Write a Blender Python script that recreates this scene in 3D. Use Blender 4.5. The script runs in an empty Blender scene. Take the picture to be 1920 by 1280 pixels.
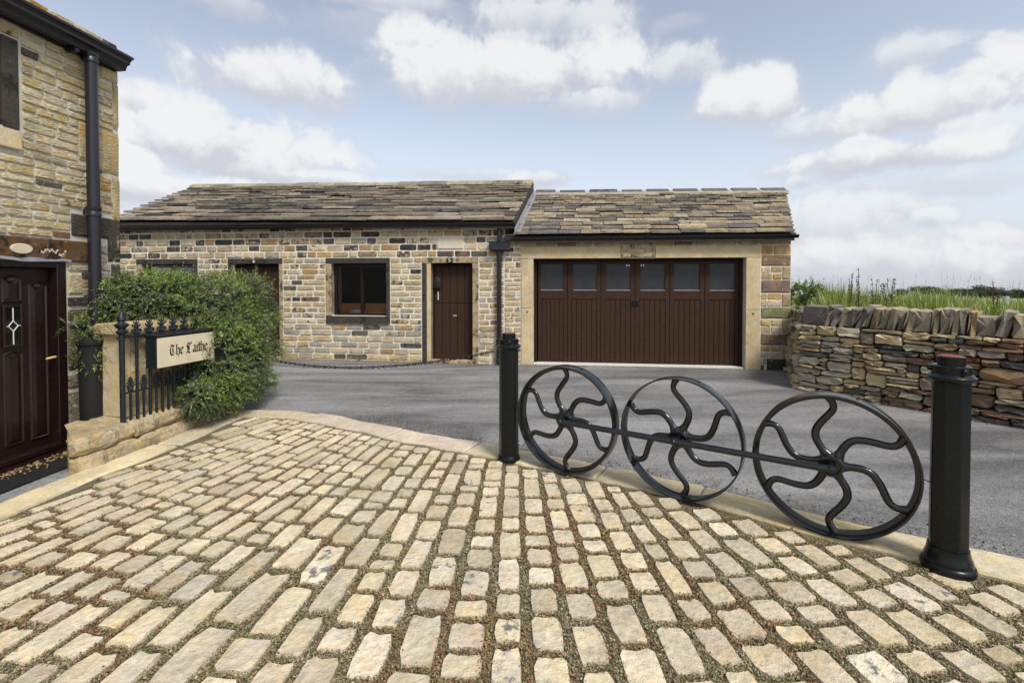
import bpy, math, random
import numpy as np
from mathutils import Vector, Matrix

sc = bpy.context.scene
COL = sc.collection
R = math.radians
PI = math.pi

# ------------------------------------------------------------------ camera
FPX, PITCH, CAMH = 900.0, 0.02, 1.6
CY = 525 + FPX * math.tan(PITCH)
cam_d = bpy.data.cameras.new('camera')
cam = bpy.data.objects.new('camera', cam_d)
COL.objects.link(cam)
cam.location = (0, 0, CAMH)
cam.rotation_euler = (PI / 2 - PITCH, 0, 0)
cam_d.sensor_width = 36
cam_d.lens = FPX / 1920 * 36
cam_d.shift_y = -(640 - CY) / 1920
cam_d.clip_start = 0.05
cam_d.clip_end = 3000
sc.camera = cam

# ------------------------------------------------------------------ light
SUN_EL, SUN_AZ = 52.0, 146.0          # azimuth clockwise from +Y: behind the camera, a little to the right
sun_d = bpy.data.lights.new('sun', 'SUN')
sun_d.energy = 1.9
sun_d.angle = R(14)
sun_d.color = (1.0, 0.955, 0.89)
sun = bpy.data.objects.new('sun', sun_d)
COL.objects.link(sun)
sv = Vector((math.sin(R(SUN_AZ)) * math.cos(R(SUN_EL)), math.cos(R(SUN_AZ)) * math.cos(R(SUN_EL)), math.sin(R(SUN_EL))))
sun.rotation_euler = sv.to_track_quat('Z', 'Y').to_euler()
sun.location = sv * 40

sc.view_settings.view_transform = 'Standard'
sc.view_settings.look = 'None'
sc.view_settings.gamma = 1
sc.view_settings.exposure = 1.0
sc.view_settings.use_curve_mapping = False
sc.cycles.max_bounces = 8
sc.cycles.transparent_max_bounces = 12
sc.cycles.use_denoising = True


class NT:
    """small wrapper that wires shader nodes"""
    def __init__(s, tree):
        s.t = tree; s.n = tree.nodes; s.n.clear()
    def node(s, typ, **kw):
        n = s.n.new(typ)
        for k, v in kw.items():
            setattr(n, k, v)
        return n
    def put(s, sock, v):
        if hasattr(v, 'is_linked') or hasattr(v, 'links'):
            s.t.links.new(v, sock)
        elif v is not None:
            sock.default_value = v
    def math(s, op, a, b=None, c=None, clamp=False):
        n = s.node('ShaderNodeMath', operation=op, use_clamp=clamp)
        for i, v in enumerate((a, b, c)):
            if v is not None: s.put(n.inputs[i], v)
        return n.outputs[0]
    def vmath(s, op, a, b=None):
        n = s.node('ShaderNodeVectorMath', operation=op)
        s.put(n.inputs[0], a)
        if b is not None: s.put(n.inputs[1], b)
        return n.outputs['Value' if op in ('LENGTH', 'DOT_PRODUCT') else 'Vector']
    def step(s, v, a, b, lo=0.0, hi=1.0):
        n = s.node('ShaderNodeMapRange', interpolation_type='SMOOTHSTEP')
        s.put(n.inputs[0], v); s.put(n.inputs[1], a); s.put(n.inputs[2], b); s.put(n.inputs[3], lo); s.put(n.inputs[4], hi)
        return n.outputs[0]
    def lin(s, v, a, b, lo, hi):
        n = s.node('ShaderNodeMapRange')
        s.put(n.inputs[0], v)
        for i, x in enumerate((a, b, lo, hi)): n.inputs[i + 1].default_value = x
        return n.outputs[0]
    def mix(s, f, a, b, mode='MIX'):
        n = s.node('ShaderNodeMix', data_type='RGBA', blend_type=mode)
        s.put(n.inputs[0], f)
        for sock, v in ((n.inputs[6], a), (n.inputs[7], b)):
            if isinstance(v, tuple): v = v + (1,) if len(v) == 3 else v
            s.put(sock, v)
        return n.outputs[2]
    def noise(s, vec, scale, detail=3, rough=.55, dist=0):
        n = s.node('ShaderNodeTexNoise')
        s.put(n.inputs['Vector'], vec)
        n.inputs['Scale'].default_value = scale; n.inputs['Detail'].default_value = detail
        n.inputs['Roughness'].default_value = rough; n.inputs['Distortion'].default_value = dist
        return n.outputs['Fac']
    def voro(s, vec, scale, feature='F1', out='Distance'):
        n = s.node('ShaderNodeTexVoronoi', feature=feature)
        s.put(n.inputs['Vector'], vec); n.inputs['Scale'].default_value = scale
        return n.outputs[out]
    def xyz(s, x, y, z):
        n = s.node('ShaderNodeCombineXYZ')
        s.put(n.inputs[0], x); s.put(n.inputs[1], y); s.put(n.inputs[2], z)
        return n.outputs[0]


# ------------------------------------------------------------------ sky
def build_world():
    w = bpy.data.worlds.new('World'); sc.world = w; w.use_nodes = True
    t = NT(w.node_tree)
    sky = t.node('ShaderNodeTexSky', sky_type='NISHITA')
    sky.sun_disc = False; sky.sun_elevation = R(SUN_EL); sky.sun_rotation = R(SUN_AZ)
    sky.altitude = 150; sky.air_density = 1.0; sky.dust_density = 1.6; sky.ozone_density = 1.2
    hsv = t.node('ShaderNodeHueSaturation')
    hsv.inputs['Saturation'].default_value = 0.56; hsv.inputs['Value'].default_value = 1.22
    t.put(hsv.inputs['Color'], sky.outputs[0])
    co = t.node('ShaderNodeTexCoord').outputs['Generated']
    sep = t.node('ShaderNodeSeparateXYZ'); t.put(sep.inputs[0], co)
    az = t.math('ARCTAN2', sep.outputs[0], sep.outputs[1])
    el = t.math('ARCSINE', sep.outputs[2])
    ae = t.xyz(az, el, 0.0)
    # clouds: (px, py, rx, ry, strength, topness) measured as they stand in the sky
    blobs = [(525, 150, 175, 62, 1.0), (400, 275, 265, 78, 1.0), (265, 205, 110, 60, 1.0), (330, 355, 230, 32, .9), (620, 338, 70, 18, .8),
             (960, 140, 262, 72, 1.0), (800, 88, 85, 50, 1.0), (1020, 45, 180, 55, .8), (450, 18, 90, 30, .55), (720, 8, 190, 22, .6),
             (1285, 122, 75, 46, .8), (1405, 185, 118, 62, 1.0), (1690, 205, 205, 66, 1.0), (1860, 140, 130, 62, 1.0),
             (1690, 112, 115, 40, .7), (1650, 297, 228, 40, 1.0), (1590, 395, 150, 42, .75), (1745, 408, 45, 20, .7),
             (1500, 342, 28, 16, .6), (1880, 450, 95, 34, .8), (1590, 490, 240, 50, .8), (1270, 45, 60, 22, .45), (1015, 338, 70, 20, .8),
             (1110, 195, 120, 26, .7),
             (560, 300, 150, 40, .6), (240, 330, 120, 60, 1.0), (1560, 240, 120, 40, .6), (1840, 250, 130, 40, .7), (1720, 350, 200, 30, .5), (1500, 430, 180, 60, .6), (700, 60, 120, 40, .35), (880, 330, 160, 16, .5)]
    fb = t.noise(ae, 7.0, 9, .58, .35)
    fb2 = t.noise(ae, 30.0, 6, .6, .2)
    n = t.math('ADD', t.math('MULTIPLY', t.math('SUBTRACT', fb, .5), 1.9), t.math('MULTIPLY', t.math('SUBTRACT', fb2, .5), .55))
    dens = None; shade = None
    for (px, py, rx, ry, st) in blobs:
        a = math.atan2(px - 960, FPX); hyp = math.hypot(FPX, px - 960)
        e = math.atan2(525 - py, hyp)
        rx *= 1.22; ry *= 1.25
        ra = rx * FPX / (hyp * hyp); re = ry / hyp * math.cos(e) ** 2
        d = t.vmath('MULTIPLY', t.vmath('SUBTRACT', ae, (a, e, 0)), (1 / ra, 1 / re, 0))
        ln = t.vmath('LENGTH', d)
        v = t.math('MULTIPLY', t.step(t.math('ADD', t.math('SUBTRACT', 1.0, ln), n), -.05, .55), st)
        sy = t.node('ShaderNodeSeparateXYZ'); t.put(sy.inputs[0], d)
        h = t.math('MULTIPLY', t.step(t.math('ADD', sy.outputs[1], t.math('MULTIPLY', n, .9)), -.75, .70), v)
        dens = v if dens is None else t.math('MAXIMUM', dens, v)
        shade = h if shade is None else t.math('MAXIMUM', shade, h)
    # the rest of the sky carries the same broken cloud
    rest = t.noise(t.vmath('MULTIPLY', co, (1, 1, 1.8)), 2.4, 8, .58, .3)
    out = t.step(t.math('ABSOLUTE', az), .86, 1.05)
    out = t.math('MAXIMUM', out, t.step(el, .58, .72))
    rv = t.math('MULTIPLY', t.step(rest, .47, .66), out)
    dens = t.math('MAXIMUM', dens, rv)
    shade = t.math('MAXIMUM', shade, t.math('MULTIPLY', rv, t.step(rest, .75, .5)))
    # pale low sky
    low = t.step(el, .42, .0, 0.0, .72)
    base = t.mix(low, hsv.outputs[0], (4.45, 4.7, 5.15))
    ccol = t.mix(t.step(t.math('ADD', shade, t.math('MULTIPLY', n, .30)), .02, .72), (3.85, 3.93, 4.35), (5.55, 5.58, 5.62))
    col = t.mix(t.math('MULTIPLY', dens, .96), base, ccol)
    # below the horizon: pale ground-coloured
    col = t.mix(t.step(el, .0, -.06), col, (2.4, 2.3, 2.0))
    bg = t.node('ShaderNodeBackground'); t.put(bg.inputs[0], col); bg.inputs[1].default_value = 0.080
    o = t.node('ShaderNodeOutputWorld'); t.put(o.inputs[0], bg.outputs[0])


build_world()

# ------------------------------------------------------------------ pixel <-> place helpers
CP, SP = math.cos(PITCH), math.sin(PITCH)


def ray(px, py):
    a = (px - 960) / FPX; b = (CY - py) / FPX
    return Vector((a, CP + b * SP, -SP + b * CP))


def ground(px, py, z=0.0):
    d = ray(px, py); k = (z - CAMH) / d.z
    return Vector((0, 0, CAMH)) + d * k


def at_y(px, py, Y):
    d = ray(px, py)
    return Vector((0, 0, CAMH)) + d * (Y / d.y)


def project(p):
    x, y, z = p[0], p[1], p[2] - CAMH
    zc = y * CP - z * SP; yc = y * SP + z * CP
    if zc < .05: return (-9999, -9999)
    return (960 + FPX * x / zc, CY - FPX * yc / zc)


class Facade:
    def __init__(s, P, e):
        s.P = Vector((P[0], P[1], 0)); s.a = math.atan2(e[1], e[0])
        s.e = Vector((math.cos(s.a), math.sin(s.a), 0)); s.n = Vector((-math.sin(s.a), math.cos(s.a), 0))
    def __call__(s, px, py, yl=0.0):
        d = ray(px, py); o = Vector((0, 0, CAMH)); Q = s.P + s.n * yl
        k = (Q - o).dot(s.n) / d.dot(s.n)
        p = o + d * k
        return ((p - s.P).dot(s.e), p.z)
    def u(s, px, py=560, yl=0.0): return s(px, py, yl)[0]
    def z(s, px, py, yl=0.0): return s(px, py, yl)[1]
    def world(s, x, y, z): return s.P + s.e * x + s.n * y + Vector((0, 0, z))
    def loc(s, p):
        q = Vector(p) - s.P
        return Vector((q.dot(s.e), q.dot(s.n), p[2]))


# ------------------------------------------------------------------ object helpers
class MB:
    def __init__(s): s.v = []; s.f = []; s.c = []
    def add(s, vs, fs, col=None):
        k = len(s.v); s.v += [tuple(v) for v in vs]; s.f += [tuple(i + k for i in f) for f in fs]
        if col is not None: s.c += [col] * len(vs)
    def box(s, x0, x1, y0, y1, z0, z1, M=None):
        vs = [Vector((x, y, z)) for z in (z0, z1) for y in (y0, y1) for x in (x0, x1)]
        if M is not None: vs = [M @ v for v in vs]
        s.add(vs, [(0, 2, 3, 1), (4, 5, 7, 6), (0, 1, 5, 4), (2, 6, 7, 3), (0, 4, 6, 2), (1, 3, 7, 5)])
        return s
    def prism(s, poly, axis, a, b, M=None):
        """poly of 2D points extruded along axis ('x','y','z') from a to b"""
        n = len(poly); vs = []
        for t in (a, b):
            for p in poly:
                v = {'x': (t, p[0], p[1]), 'y': (p[0], t, p[1]), 'z': (p[0], p[1], t)}[axis]
                vs.append(M @ Vector(v) if M is not None else Vector(v))
        fs = [tuple(range(n))[::-1], tuple(range(n, 2 * n))] + [(i, (i + 1) % n, n + (i + 1) % n, n + i) for i in range(n)]
        s.add(vs, fs); return s
    def lathe(s, prof, n=24, M=None, phase=0.0):
        """prof: (r, z) from bottom to top, capped"""
        vs = []; fs = []
        for r, z in prof:
            for i in range(n):
                a = 2 * PI * i / n + phase
                vs.append(Vector((r * math.cos(a), r * math.sin(a), z)))
        for k in range(len(prof) - 1):
            for i in range(n):
                j = (i + 1) % n
                fs.append((k * n + i, k * n + j, (k + 1) * n + j, (k + 1) * n + i))
        fs.append(tuple(range(n))[::-1]); fs.append(tuple(range((len(prof) - 1) * n, len(prof) * n)))
        if M is not None: vs = [M @ v for v in vs]
        s.add(vs, fs); return s
    def tube(s, pts, r, n=8, flat=None, up=Vector((0, 0, 1)), cap=True):
        """sweep; r float or list; flat=(up-scale) squashes the section along 'up'"""
        pts = [Vector(p) for p in pts]; m = len(pts); vs = []; fs = []
        rs = r if isinstance(r, (list, tuple)) else [r] * m
        for k, p in enumerate(pts):
            t = (pts[min(k + 1, m - 1)] - pts[max(k - 1, 0)]).normalized()
            u = up if abs(t.dot(up)) < .95 else Vector((1, 0, 0))
            a = t.cross(u).normalized(); b = a.cross(t).normalized()
            for i in range(n):
                w = 2 * PI * i / n
                vs.append(p + a * (rs[k] * math.cos(w)) + b * (rs[k] * (flat or 1) * math.sin(w)))
        for k in range(m - 1):
            for i in range(n):
                j = (i + 1) % n
                fs.append((k * n + i, k * n + j, (k + 1) * n + j, (k + 1) * n + i))
        if cap: fs.append(tuple(range(n))[::-1]); fs.append(tuple(range((m - 1) * n, m * n)))
        s.add(vs, fs); return s
    def mesh(s, name):
        me = bpy.data.meshes.new(name); me.from_pydata(s.v, [], s.f); me.update()
        if s.c:
            at = me.color_attributes.new('tint', 'FLOAT_COLOR', 'POINT')
            at.data.foreach_set('color', np.array(s.c, dtype=np.float32).ravel())
        return me
    def build(s, name, mat, parent=None, smooth=False, bevel=0, loc=None, rot=None, seg=2):
        o = bpy.data.objects.new(name, s.mesh(name)); COL.objects.link(o)
        o.data.materials.append(mat)
        if smooth: smooth_mesh(o.data)
        if parent is not None: o.parent = parent
        if loc is not None: o.location = loc
        if rot is not None: o.rotation_euler = rot
        if bevel:
            b = o.modifiers.new('bevel', 'BEVEL'); b.width = bevel; b.segments = seg; b.limit_method = 'ANGLE'
        return o


def smooth_mesh(me, angle=40):
    me.polygons.foreach_set('use_smooth', [True] * len(me.polygons))
    try: me.set_sharp_from_angle(angle=R(angle))
    except Exception: pass


def tag(o, label=None, cat=None, group=None, kind=None):
    if label: o['label'] = label
    if cat: o['category'] = cat
    if group: o['group'] = group
    if kind: o['kind'] = kind
    return o


def empty(name, loc=(0, 0, 0), rz=0.0):
    o = bpy.data.objects.new(name, None); COL.objects.link(o)
    o.location = loc; o.rotation_euler = (0, 0, rz); o.empty_display_size = .1
    return o


def copy_tree(o, parent=None):
    c = o.copy(); COL.objects.link(c)
    if parent is not None: c.parent = parent
    for ch in list(o.children): copy_tree(ch, c)
    return c


def np_mesh(name, verts, faces, cols, mat, parent=None, smooth=False):
    """verts (n,3); faces (m,k) of one size; cols (n,4)"""
    me = bpy.data.meshes.new(name)
    me.vertices.add(len(verts)); me.vertices.foreach_set('co', np.asarray(verts, np.float32).ravel())
    k = faces.shape[1]; m = len(faces)
    me.loops.add(m * k); me.loops.foreach_set('vertex_index', np.asarray(faces, np.int32).ravel())
    me.polygons.add(m); me.polygons.foreach_set('loop_start', np.arange(0, m * k, k, dtype=np.int32))
    me.update(calc_edges=True)
    if cols is not None:
        at = me.color_attributes.new('tint', 'FLOAT_COLOR', 'POINT')
        at.data.foreach_set('color', np.asarray(cols, np.float32).ravel())
    if smooth: me.polygons.foreach_set('use_smooth', [True] * m)
    o = bpy.data.objects.new(name, me); COL.objects.link(o); me.materials.append(mat)
    if parent is not None: o.parent = parent
    return o


# ------------------------------------------------------------------ materials
def new_mat(name):
    m = bpy.data.materials.new(name); m.use_nodes = True
    t = NT(m.node_tree)
    out = t.node('ShaderNodeOutputMaterial'); p = t.node('ShaderNodeBsdfPrincipled')
    t.put(out.inputs[0], p.outputs[0])
    return m, t, p, out


def bump(t, p, h, strength, dist=.01):
    b = t.node('ShaderNodeBump'); b.inputs['Strength'].default_value = strength; b.inputs['Distance'].default_value = dist
    t.put(b.inputs['Height'], h); t.put(p.inputs['Normal'], b.outputs[0])


def src_color(t, src):
    """(colour, alpha, random offset)"""
    if src == 'obj':
        oi = t.node('ShaderNodeObjectInfo')
        return oi.outputs['Color'], oi.outputs['Alpha'], t.math('MULTIPLY', oi.outputs['Random'], 37.0)
    if src == 'attr':
        at = t.node('ShaderNodeAttribute', attribute_name='tint')
        return at.outputs['Color'], at.outputs['Alpha'], None
    return src, None, None


def stone_mat(name, src, dark=(.028, .028, .032), soot=.0, soot_scale=9, grain=.5, rough=.88, layered=False, light=None, vari=.2, hue=.2, stain=.0):
    m, t, p, _ = new_mat(name)
    col, alpha, rnd = src_color(t, src)
    if isinstance(col, tuple): col = t.mix(0.0, col, col)
    pos = t.node('ShaderNodeNewGeometry').outputs['Position']
    if rnd is not None: pos = t.vmath('ADD', pos, t.xyz(rnd, rnd, rnd))
    if layered: pos2 = t.vmath('MULTIPLY', pos, (1, 1, 4.0))
    else: pos2 = pos
    n1 = t.noise(pos, 5, 4); n2 = t.noise(pos2, 32, 5, .6); n3 = t.noise(pos, 160, 3, .6)
    val = t.math('ADD', t.math('ADD', t.lin(n1, .25, .75, 1 - vari, 1 + vari), t.lin(n2, .25, .75, -vari, vari)), t.lin(n3, .25, .75, -.13, .13))
    hs = t.node('ShaderNodeHueSaturation'); t.put(hs.inputs['Color'], col); t.put(hs.inputs['Value'], val)
    t.put(hs.inputs['Saturation'], t.lin(t.noise(pos, 8, 3), .3, .7, 1 - hue, 1 + hue))
    c = hs.outputs[0]
    if stain: c = t.mix(t.step(t.noise(pos, 9, 5, .6), .50, .68, 0, stain), c, t.mix(1.0, c, (1.1, .80, .48), 'MULTIPLY'))
    if light: c = t.mix(t.step(t.noise(pos, 14, 5, .65), .58, .7, 0, .6), c, light)
    s = t.math('ADD', t.math('MULTIPLY', t.noise(pos, soot_scale, 6, .68), 1.0), 0)
    th = t.math('SUBTRACT', .80, t.math('MULTIPLY', alpha, .45)) if alpha is not None else .8 - soot * .45
    msk = t.step(s, th, t.math('ADD', th, .09) if alpha is not None else th + .09)
    c = t.mix(t.math('MULTIPLY', msk, .9), c, dark)
    t.put(p.inputs['Base Color'], c); p.inputs['Roughness'].default_value = rough
    p.inputs['Specular IOR Level'].default_value = .25
    h = t.math('ADD', t.math('MULTIPLY', n2, 1.0), t.math('ADD', t.math('MULTIPLY', n3, .3), t.math('MULTIPLY', t.voro(pos2, 22), .5)))
    bump(t, p, h, grain, .014)
    return m


def plain_mat(name, color, rough=.6, metal=0.0, var=.15, scale=20, bmp=.0, bdist=.004, coat=0.0, spec=.5, stain=None):
    m, t, p, _ = new_mat(name)
    pos = t.node('ShaderNodeNewGeometry').outputs['Position']
    n = t.noise(pos, scale, 5, .6)
    hs = t.node('ShaderNodeHueSaturation'); hs.inputs['Color'].default_value = tuple(color) + (1,)
    t.put(hs.inputs['Value'], t.lin(n, .25, .75, 1 - var, 1 + var))
    c = hs.outputs[0]
    if stain: c = t.mix(t.step(t.noise(pos, stain[1], 6, .65), .56, .72, 0, stain[2]), c, stain[0])
    t.put(p.inputs['Base Color'], c)
    t.put(p.inputs['Roughness'], t.lin(t.noise(pos, scale * 1.7, 4), .3, .7, rough * .8, min(1, rough * 1.2)))
    p.inputs['Metallic'].default_value = metal; p.inputs['Coat Weight'].default_value = coat; p.inputs['Coat Roughness'].default_value = .15
    p.inputs['Specular IOR Level'].default_value = spec
    if bmp: bump(t, p, t.math('ADD', n, t.math('MULTIPLY', t.noise(pos, scale * 5, 3), .4)), bmp, bdist)
    return m


def leaf_mat(name, trans=.25, rough=.45):
    m, t, p, out = new_mat(name)
    at = t.node('ShaderNodeAttribute', attribute_name='tint')
    t.put(p.inputs['Base Color'], at.outputs['Color']); p.inputs['Roughness'].default_value = rough
    p.inputs['Specular IOR Level'].default_value = .35
    tr = t.node('ShaderNodeBsdfTranslucent'); t.put(tr.inputs[0], at.outputs['Color'])
    mx = t.node('ShaderNodeMixShader'); mx.inputs[0].default_value = trans
    t.put(mx.inputs[1], p.outputs[0]); t.put(mx.inputs[2], tr.outputs[0]); t.put(out.inputs[0], mx.outputs[0])
    return m


M = {}
M['sett'] = stone_mat('sett_stone', 'obj', dark=(.105, .111, .128), soot_scale=14, grain=1.0, rough=.85, vari=.22, hue=.2, stain=.25)
M['sett_a'] = stone_mat('sett_stone_far', 'attr', dark=(.105, .111, .128), soot_scale=14, grain=1.0, rough=.85, vari=.22, hue=.2, stain=.25)
M['wall'] = stone_mat('walling_stone', 'obj', grain=1.0, soot_scale=13, layered=True, vari=.34, hue=.3, stain=.55, light=(.58, .535, .44))
M['wall_a'] = stone_mat('walling_stone_far', 'attr', grain=1.0, soot_scale=13, layered=True, vari=.34, hue=.3, stain=.55, light=(.58, .535, .44))
M['rubble'] = stone_mat('rubble_stone', 'obj', dark=(.02, .018, .017), grain=1.0, soot_scale=8, layered=True, light=(.33, .31, .26))
M['rubble_a'] = stone_mat('rubble_stone_far', 'attr', dark=(.02, .018, .017), grain=1.0, soot_scale=8, layered=True, light=(.33, .31, .26))
M['slate'] = stone_mat('roof_slate', 'obj', dark=(.03, .028, .026), grain=1.0, soot_scale=9, vari=.32)
M['slate_a'] = stone_mat('roof_slate_far', 'attr', dark=(.03, .028, .026), grain=1.0, soot_scale=9, vari=.32)
M['ashlar'] = stone_mat('ashlar', (.50, .41, .25), soot=.12, soot_scale=5, grain=.3, vari=.16, stain=.45)
M['pale_stone'] = stone_mat('pale_plaque_stone', (.60, .535, .40), soot=-.6, grain=.2, vari=.08)
M['ashlar_old'] = stone_mat('weathered_ashlar', (.34, .27, .165), dark=(.05, .044, .035), soot=.62, soot_scale=8, grain=.8, vari=.3, stain=.5)
M['black_stone'] = stone_mat('sooty_stone', (.05, .045, .037), dark=(.017, .016, .015), soot=.55, soot_scale=6, grain=.5, light=(.17, .135, .085))
M['brown_lintel'] = stone_mat('peeling_lintel', (.10, .055, .025), dark=(.013, .011, .01), soot=.6, soot_scale=6, grain=.4, light=(.36, .25, .12))
M['carved'] = stone_mat('garden_stone', (.37, .30, .18), dark=(.07, .06, .042), soot=.45, soot_scale=7, grain=1.0, vari=.34, stain=.5)
M['kerb'] = stone_mat('kerb_stone', 'obj', dark=(.1, .1, .1), soot_scale=10, grain=.4, rough=.8)
M['mortar'] = plain_mat('lime_mortar', (.68, .63, .53), .95, var=.16, scale=30, bmp=.5)
M['mortar_g'] = plain_mat('grey_mortar', (.46, .435, .37), .95, var=.16, scale=30, bmp=.5)
M['ridge_mortar'] = plain_mat('old_mortar', (.30, .28, .235), .95, var=.3, scale=14, bmp=.6)
M['core'] = plain_mat('wall_core', (.035, .028, .02), 1.0, var=.4, scale=14, bmp=.8, bdist=.02)
M['iron'] = plain_mat('black_iron_paint', (.0045, .0062, .0064), .27, var=.35, scale=45, bmp=.2, bdist=.002, coat=.0, spec=.30)
M['wheel_iron'] = plain_mat('black_gloss_iron', (.0045, .0062, .0066), .20, var=.35, scale=45, bmp=.25, bdist=.002, spec=.65)
M['blue_iron'] = plain_mat('blue_black_iron_paint', (.008, .013, .0165), .36, var=.35, scale=60, bmp=.3, bdist=.002, stain=((.10, .12, .13), 40, .5))
M['rust'] = plain_mat('rust', (.17, .055, .03), .9, var=.45, scale=40, bmp=.7)
M['gutter'] = plain_mat('black_gutter', (.011, .0105, .013), .33, var=.2, scale=15, spec=.5)
M['pipe'] = plain_mat('dark_plastic_pipe', (.014, .0135, .019), .32, var=.15, scale=12)
M['brown'] = plain_mat('brown_door_paint', (.042, .0225, .0145), .6, var=.22, scale=18, bmp=.15, bdist=.002, spec=.12, stain=((.045, .030, .022), 25, .35))
M['brown_dark'] = plain_mat('brown_frame_paint', (.026, .0135, .009), .6, var=.2, scale=18, spec=.12, bmp=.15, bdist=.002)
M['mahogany'] = plain_mat('mahogany_gloss', (.013, .0052, .0052), .32, var=.25, scale=14, coat=.12)
M['brass'] = plain_mat('brass', (.60, .43, .16), .4, metal=.0, var=.15)
M['white'] = plain_mat('white_paint', (.62, .61, .57), .6, var=.1)
M['sign_face'] = plain_mat('cream_sign_paint', (.56, .49, .345), .6, var=.09, scale=9, bmp=.08, stain=((.45, .38, .25), 6, .5))
M['lettering'] = plain_mat('black_lettering', (.006, .006, .006), .5)
M['lead'] = plain_mat('lead_flashing', (.26, .275, .31), .55, var=.3, scale=10, bmp=.3)
M['concrete'] = plain_mat('pale_concrete', (.55, .53, .48), .9, var=.15, bmp=.3)
M['rubber'] = plain_mat('black_rubber', (.0035, .0035, .004), .75, var=.3, scale=60, bmp=.5)
M['dark_room'] = plain_mat('dark_interior', (.012, .012, .013), .9)  # near-black colour stands in for the unlit inside of the buildings
M['timber'] = plain_mat('orange_timber', (.50, .21, .075), .6, var=.25, scale=20)
M['cloth'] = plain_mat('pale_cloth', (.62, .63, .64), .8, var=.12)
M['yellow'] = plain_mat('yellow_plastic', (.72, .47, .03), .4)
M['old_wood'] = plain_mat('grey_wood', (.13, .115, .095), .9, var=.3, bmp=.6)
M['bark'] = plain_mat('bark', (.055, .042, .03), .9, var=.3, bmp=.6)
M['stake'] = plain_mat('pale_tube', (.42, .44, .45), .6)
M['leaf'] = leaf_mat('leaf', .28, .38)
M['litter'] = leaf_mat('litter', trans=.0, rough=.8)


def glass_mat(name, color, rough, spec=.5):
    return plain_mat(name, color, rough, var=.25, scale=6, spec=spec)


M['garage_glass'] = glass_mat('dusty_glass', (.026, .028, .033), .25, .35)
M['dark_glass'] = glass_mat('dark_glass', (.006, .007, .008), .08)


def clear_glass():
    m, t, p, out = new_mat('window_glass')
    tr = t.node('ShaderNodeBsdfTransparent'); tr.inputs[0].default_value = (.88, .89, .89, 1)
    gl = t.node('ShaderNodeBsdfGlossy'); gl.inputs['Roughness'].default_value = .03
    pos = t.node('ShaderNodeNewGeometry').outputs['Position']
    df = t.node('ShaderNodeBsdfDiffuse'); df.inputs[0].default_value = (.4, .4, .4, 1)
    fr = t.node('ShaderNodeFresnel'); fr.inputs[0].default_value = 1.45
    mx = t.node('ShaderNodeMixShader'); t.put(mx.inputs[0], fr.outputs[0]); t.put(mx.inputs[1], tr.outputs[0]); t.put(mx.inputs[2], gl.outputs[0])
    m2 = t.node('ShaderNodeMixShader')
    t.put(m2.inputs[0], t.step(t.noise(pos, 26, 6, .7), .62, .82, 0, .22)); t.put(m2.inputs[1], mx.outputs[0]); t.put(m2.inputs[2], df.outputs[0])
    t.put(out.inputs[0], m2.outputs[0])
    return m


M['clear_glass'] = clear_glass()


def asphalt_mat():
    m, t, p, _ = new_mat('asphalt')
    pos = t.node('ShaderNodeNewGeometry').outputs['Position']
    st = t.vmath('MULTIPLY', pos, (.28, 1.2, 1))
    big = t.noise(st, 1.3, 4, .6, .6); fine = t.voro(pos, 130, out='Color'); sepc = t.node('ShaderNodeSeparateColor'); t.put(sepc.inputs[0], fine)
    v = t.lin(big, .34, .66, .10, .265)
    v = t.math('MULTIPLY', v, t.lin(sepc.outputs[0], 0, 1, .72, 1.28))
    v = t.math('MULTIPLY', v, t.lin(t.noise(pos, 14, 5, .65), .3, .7, .86, 1.12))
    c = t.mix(1.0, t.xyz(v, v, v), (1.0, .985, .965), 'MULTIPLY')
    dirt = t.step(t.noise(pos, 2.6, 6, .68), .56, .74, 0, .6)
    c = t.mix(dirt, c, (.10, .085, .062))
    sp2 = t.node('ShaderNodeSeparateColor'); t.put(sp2.inputs[0], t.voro(pos, 62, out='Color'))
    c = t.mix(t.step(sp2.outputs[0], .90, .95, 0, .32), c, (.33, .32, .30))
    c = t.mix(t.step(sp2.outputs[1], .92, .96, 0, .4), c, (.055, .053, .05))
    # thin cracks
    cr = t.voro(t.vmath('ADD', pos, t.vmath('MULTIPLY', t.xyz(t.noise(pos, 3, 4), t.noise(t.vmath('ADD', pos, (7, 3, 0)), 3, 4), 0), (.5, .5, 0))), .8, 'DISTANCE_TO_EDGE')
    c = t.mix(t.math('MULTIPLY', t.step(cr, .012, .003), t.step(t.noise(pos, .9, 2), .60, .66, 0, .6)), c, (.06, .055, .048))
    t.put(p.inputs['Base Color'], c); p.inputs['Roughness'].default_value = .85; p.inputs['Specular IOR Level'].default_value = .3
    bump(t, p, t.math('ADD', t.voro(pos, 130), t.math('MULTIPLY', big, .6)), .8, .006)
    return m


def bed_mat():
    m, t, p, _ = new_mat('mossy_bed')
    pos = t.node('ShaderNodeNewGeometry').outputs['Position']
    c = t.mix(t.step(t.noise(pos, 5, 5, .6), .42, .6), (.135, .11, .066), (.105, .112, .042))
    c = t.mix(t.step(t.noise(pos, 3.1, 4, .6), .55, .68, 0, .7), c, (.19, .165, .115))
    sp = t.node('ShaderNodeSeparateColor'); t.put(sp.inputs[0], t.voro(pos, 170, out='Color'))
    c = t.mix(t.step(sp.outputs[0], .72, .8, 0, .8), c, (.26, .22, .15))
    c = t.mix(t.step(sp.outputs[1], .86, .9, 0, .8), c, (.2, .075, .035))
    t.put(p.inputs['Base Color'], c); p.inputs['Roughness'].default_value = .95
    bump(t, p, t.math('ADD', t.voro(pos, 120), t.noise(pos, 40, 4)), 1.0, .012)
    return m


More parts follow.
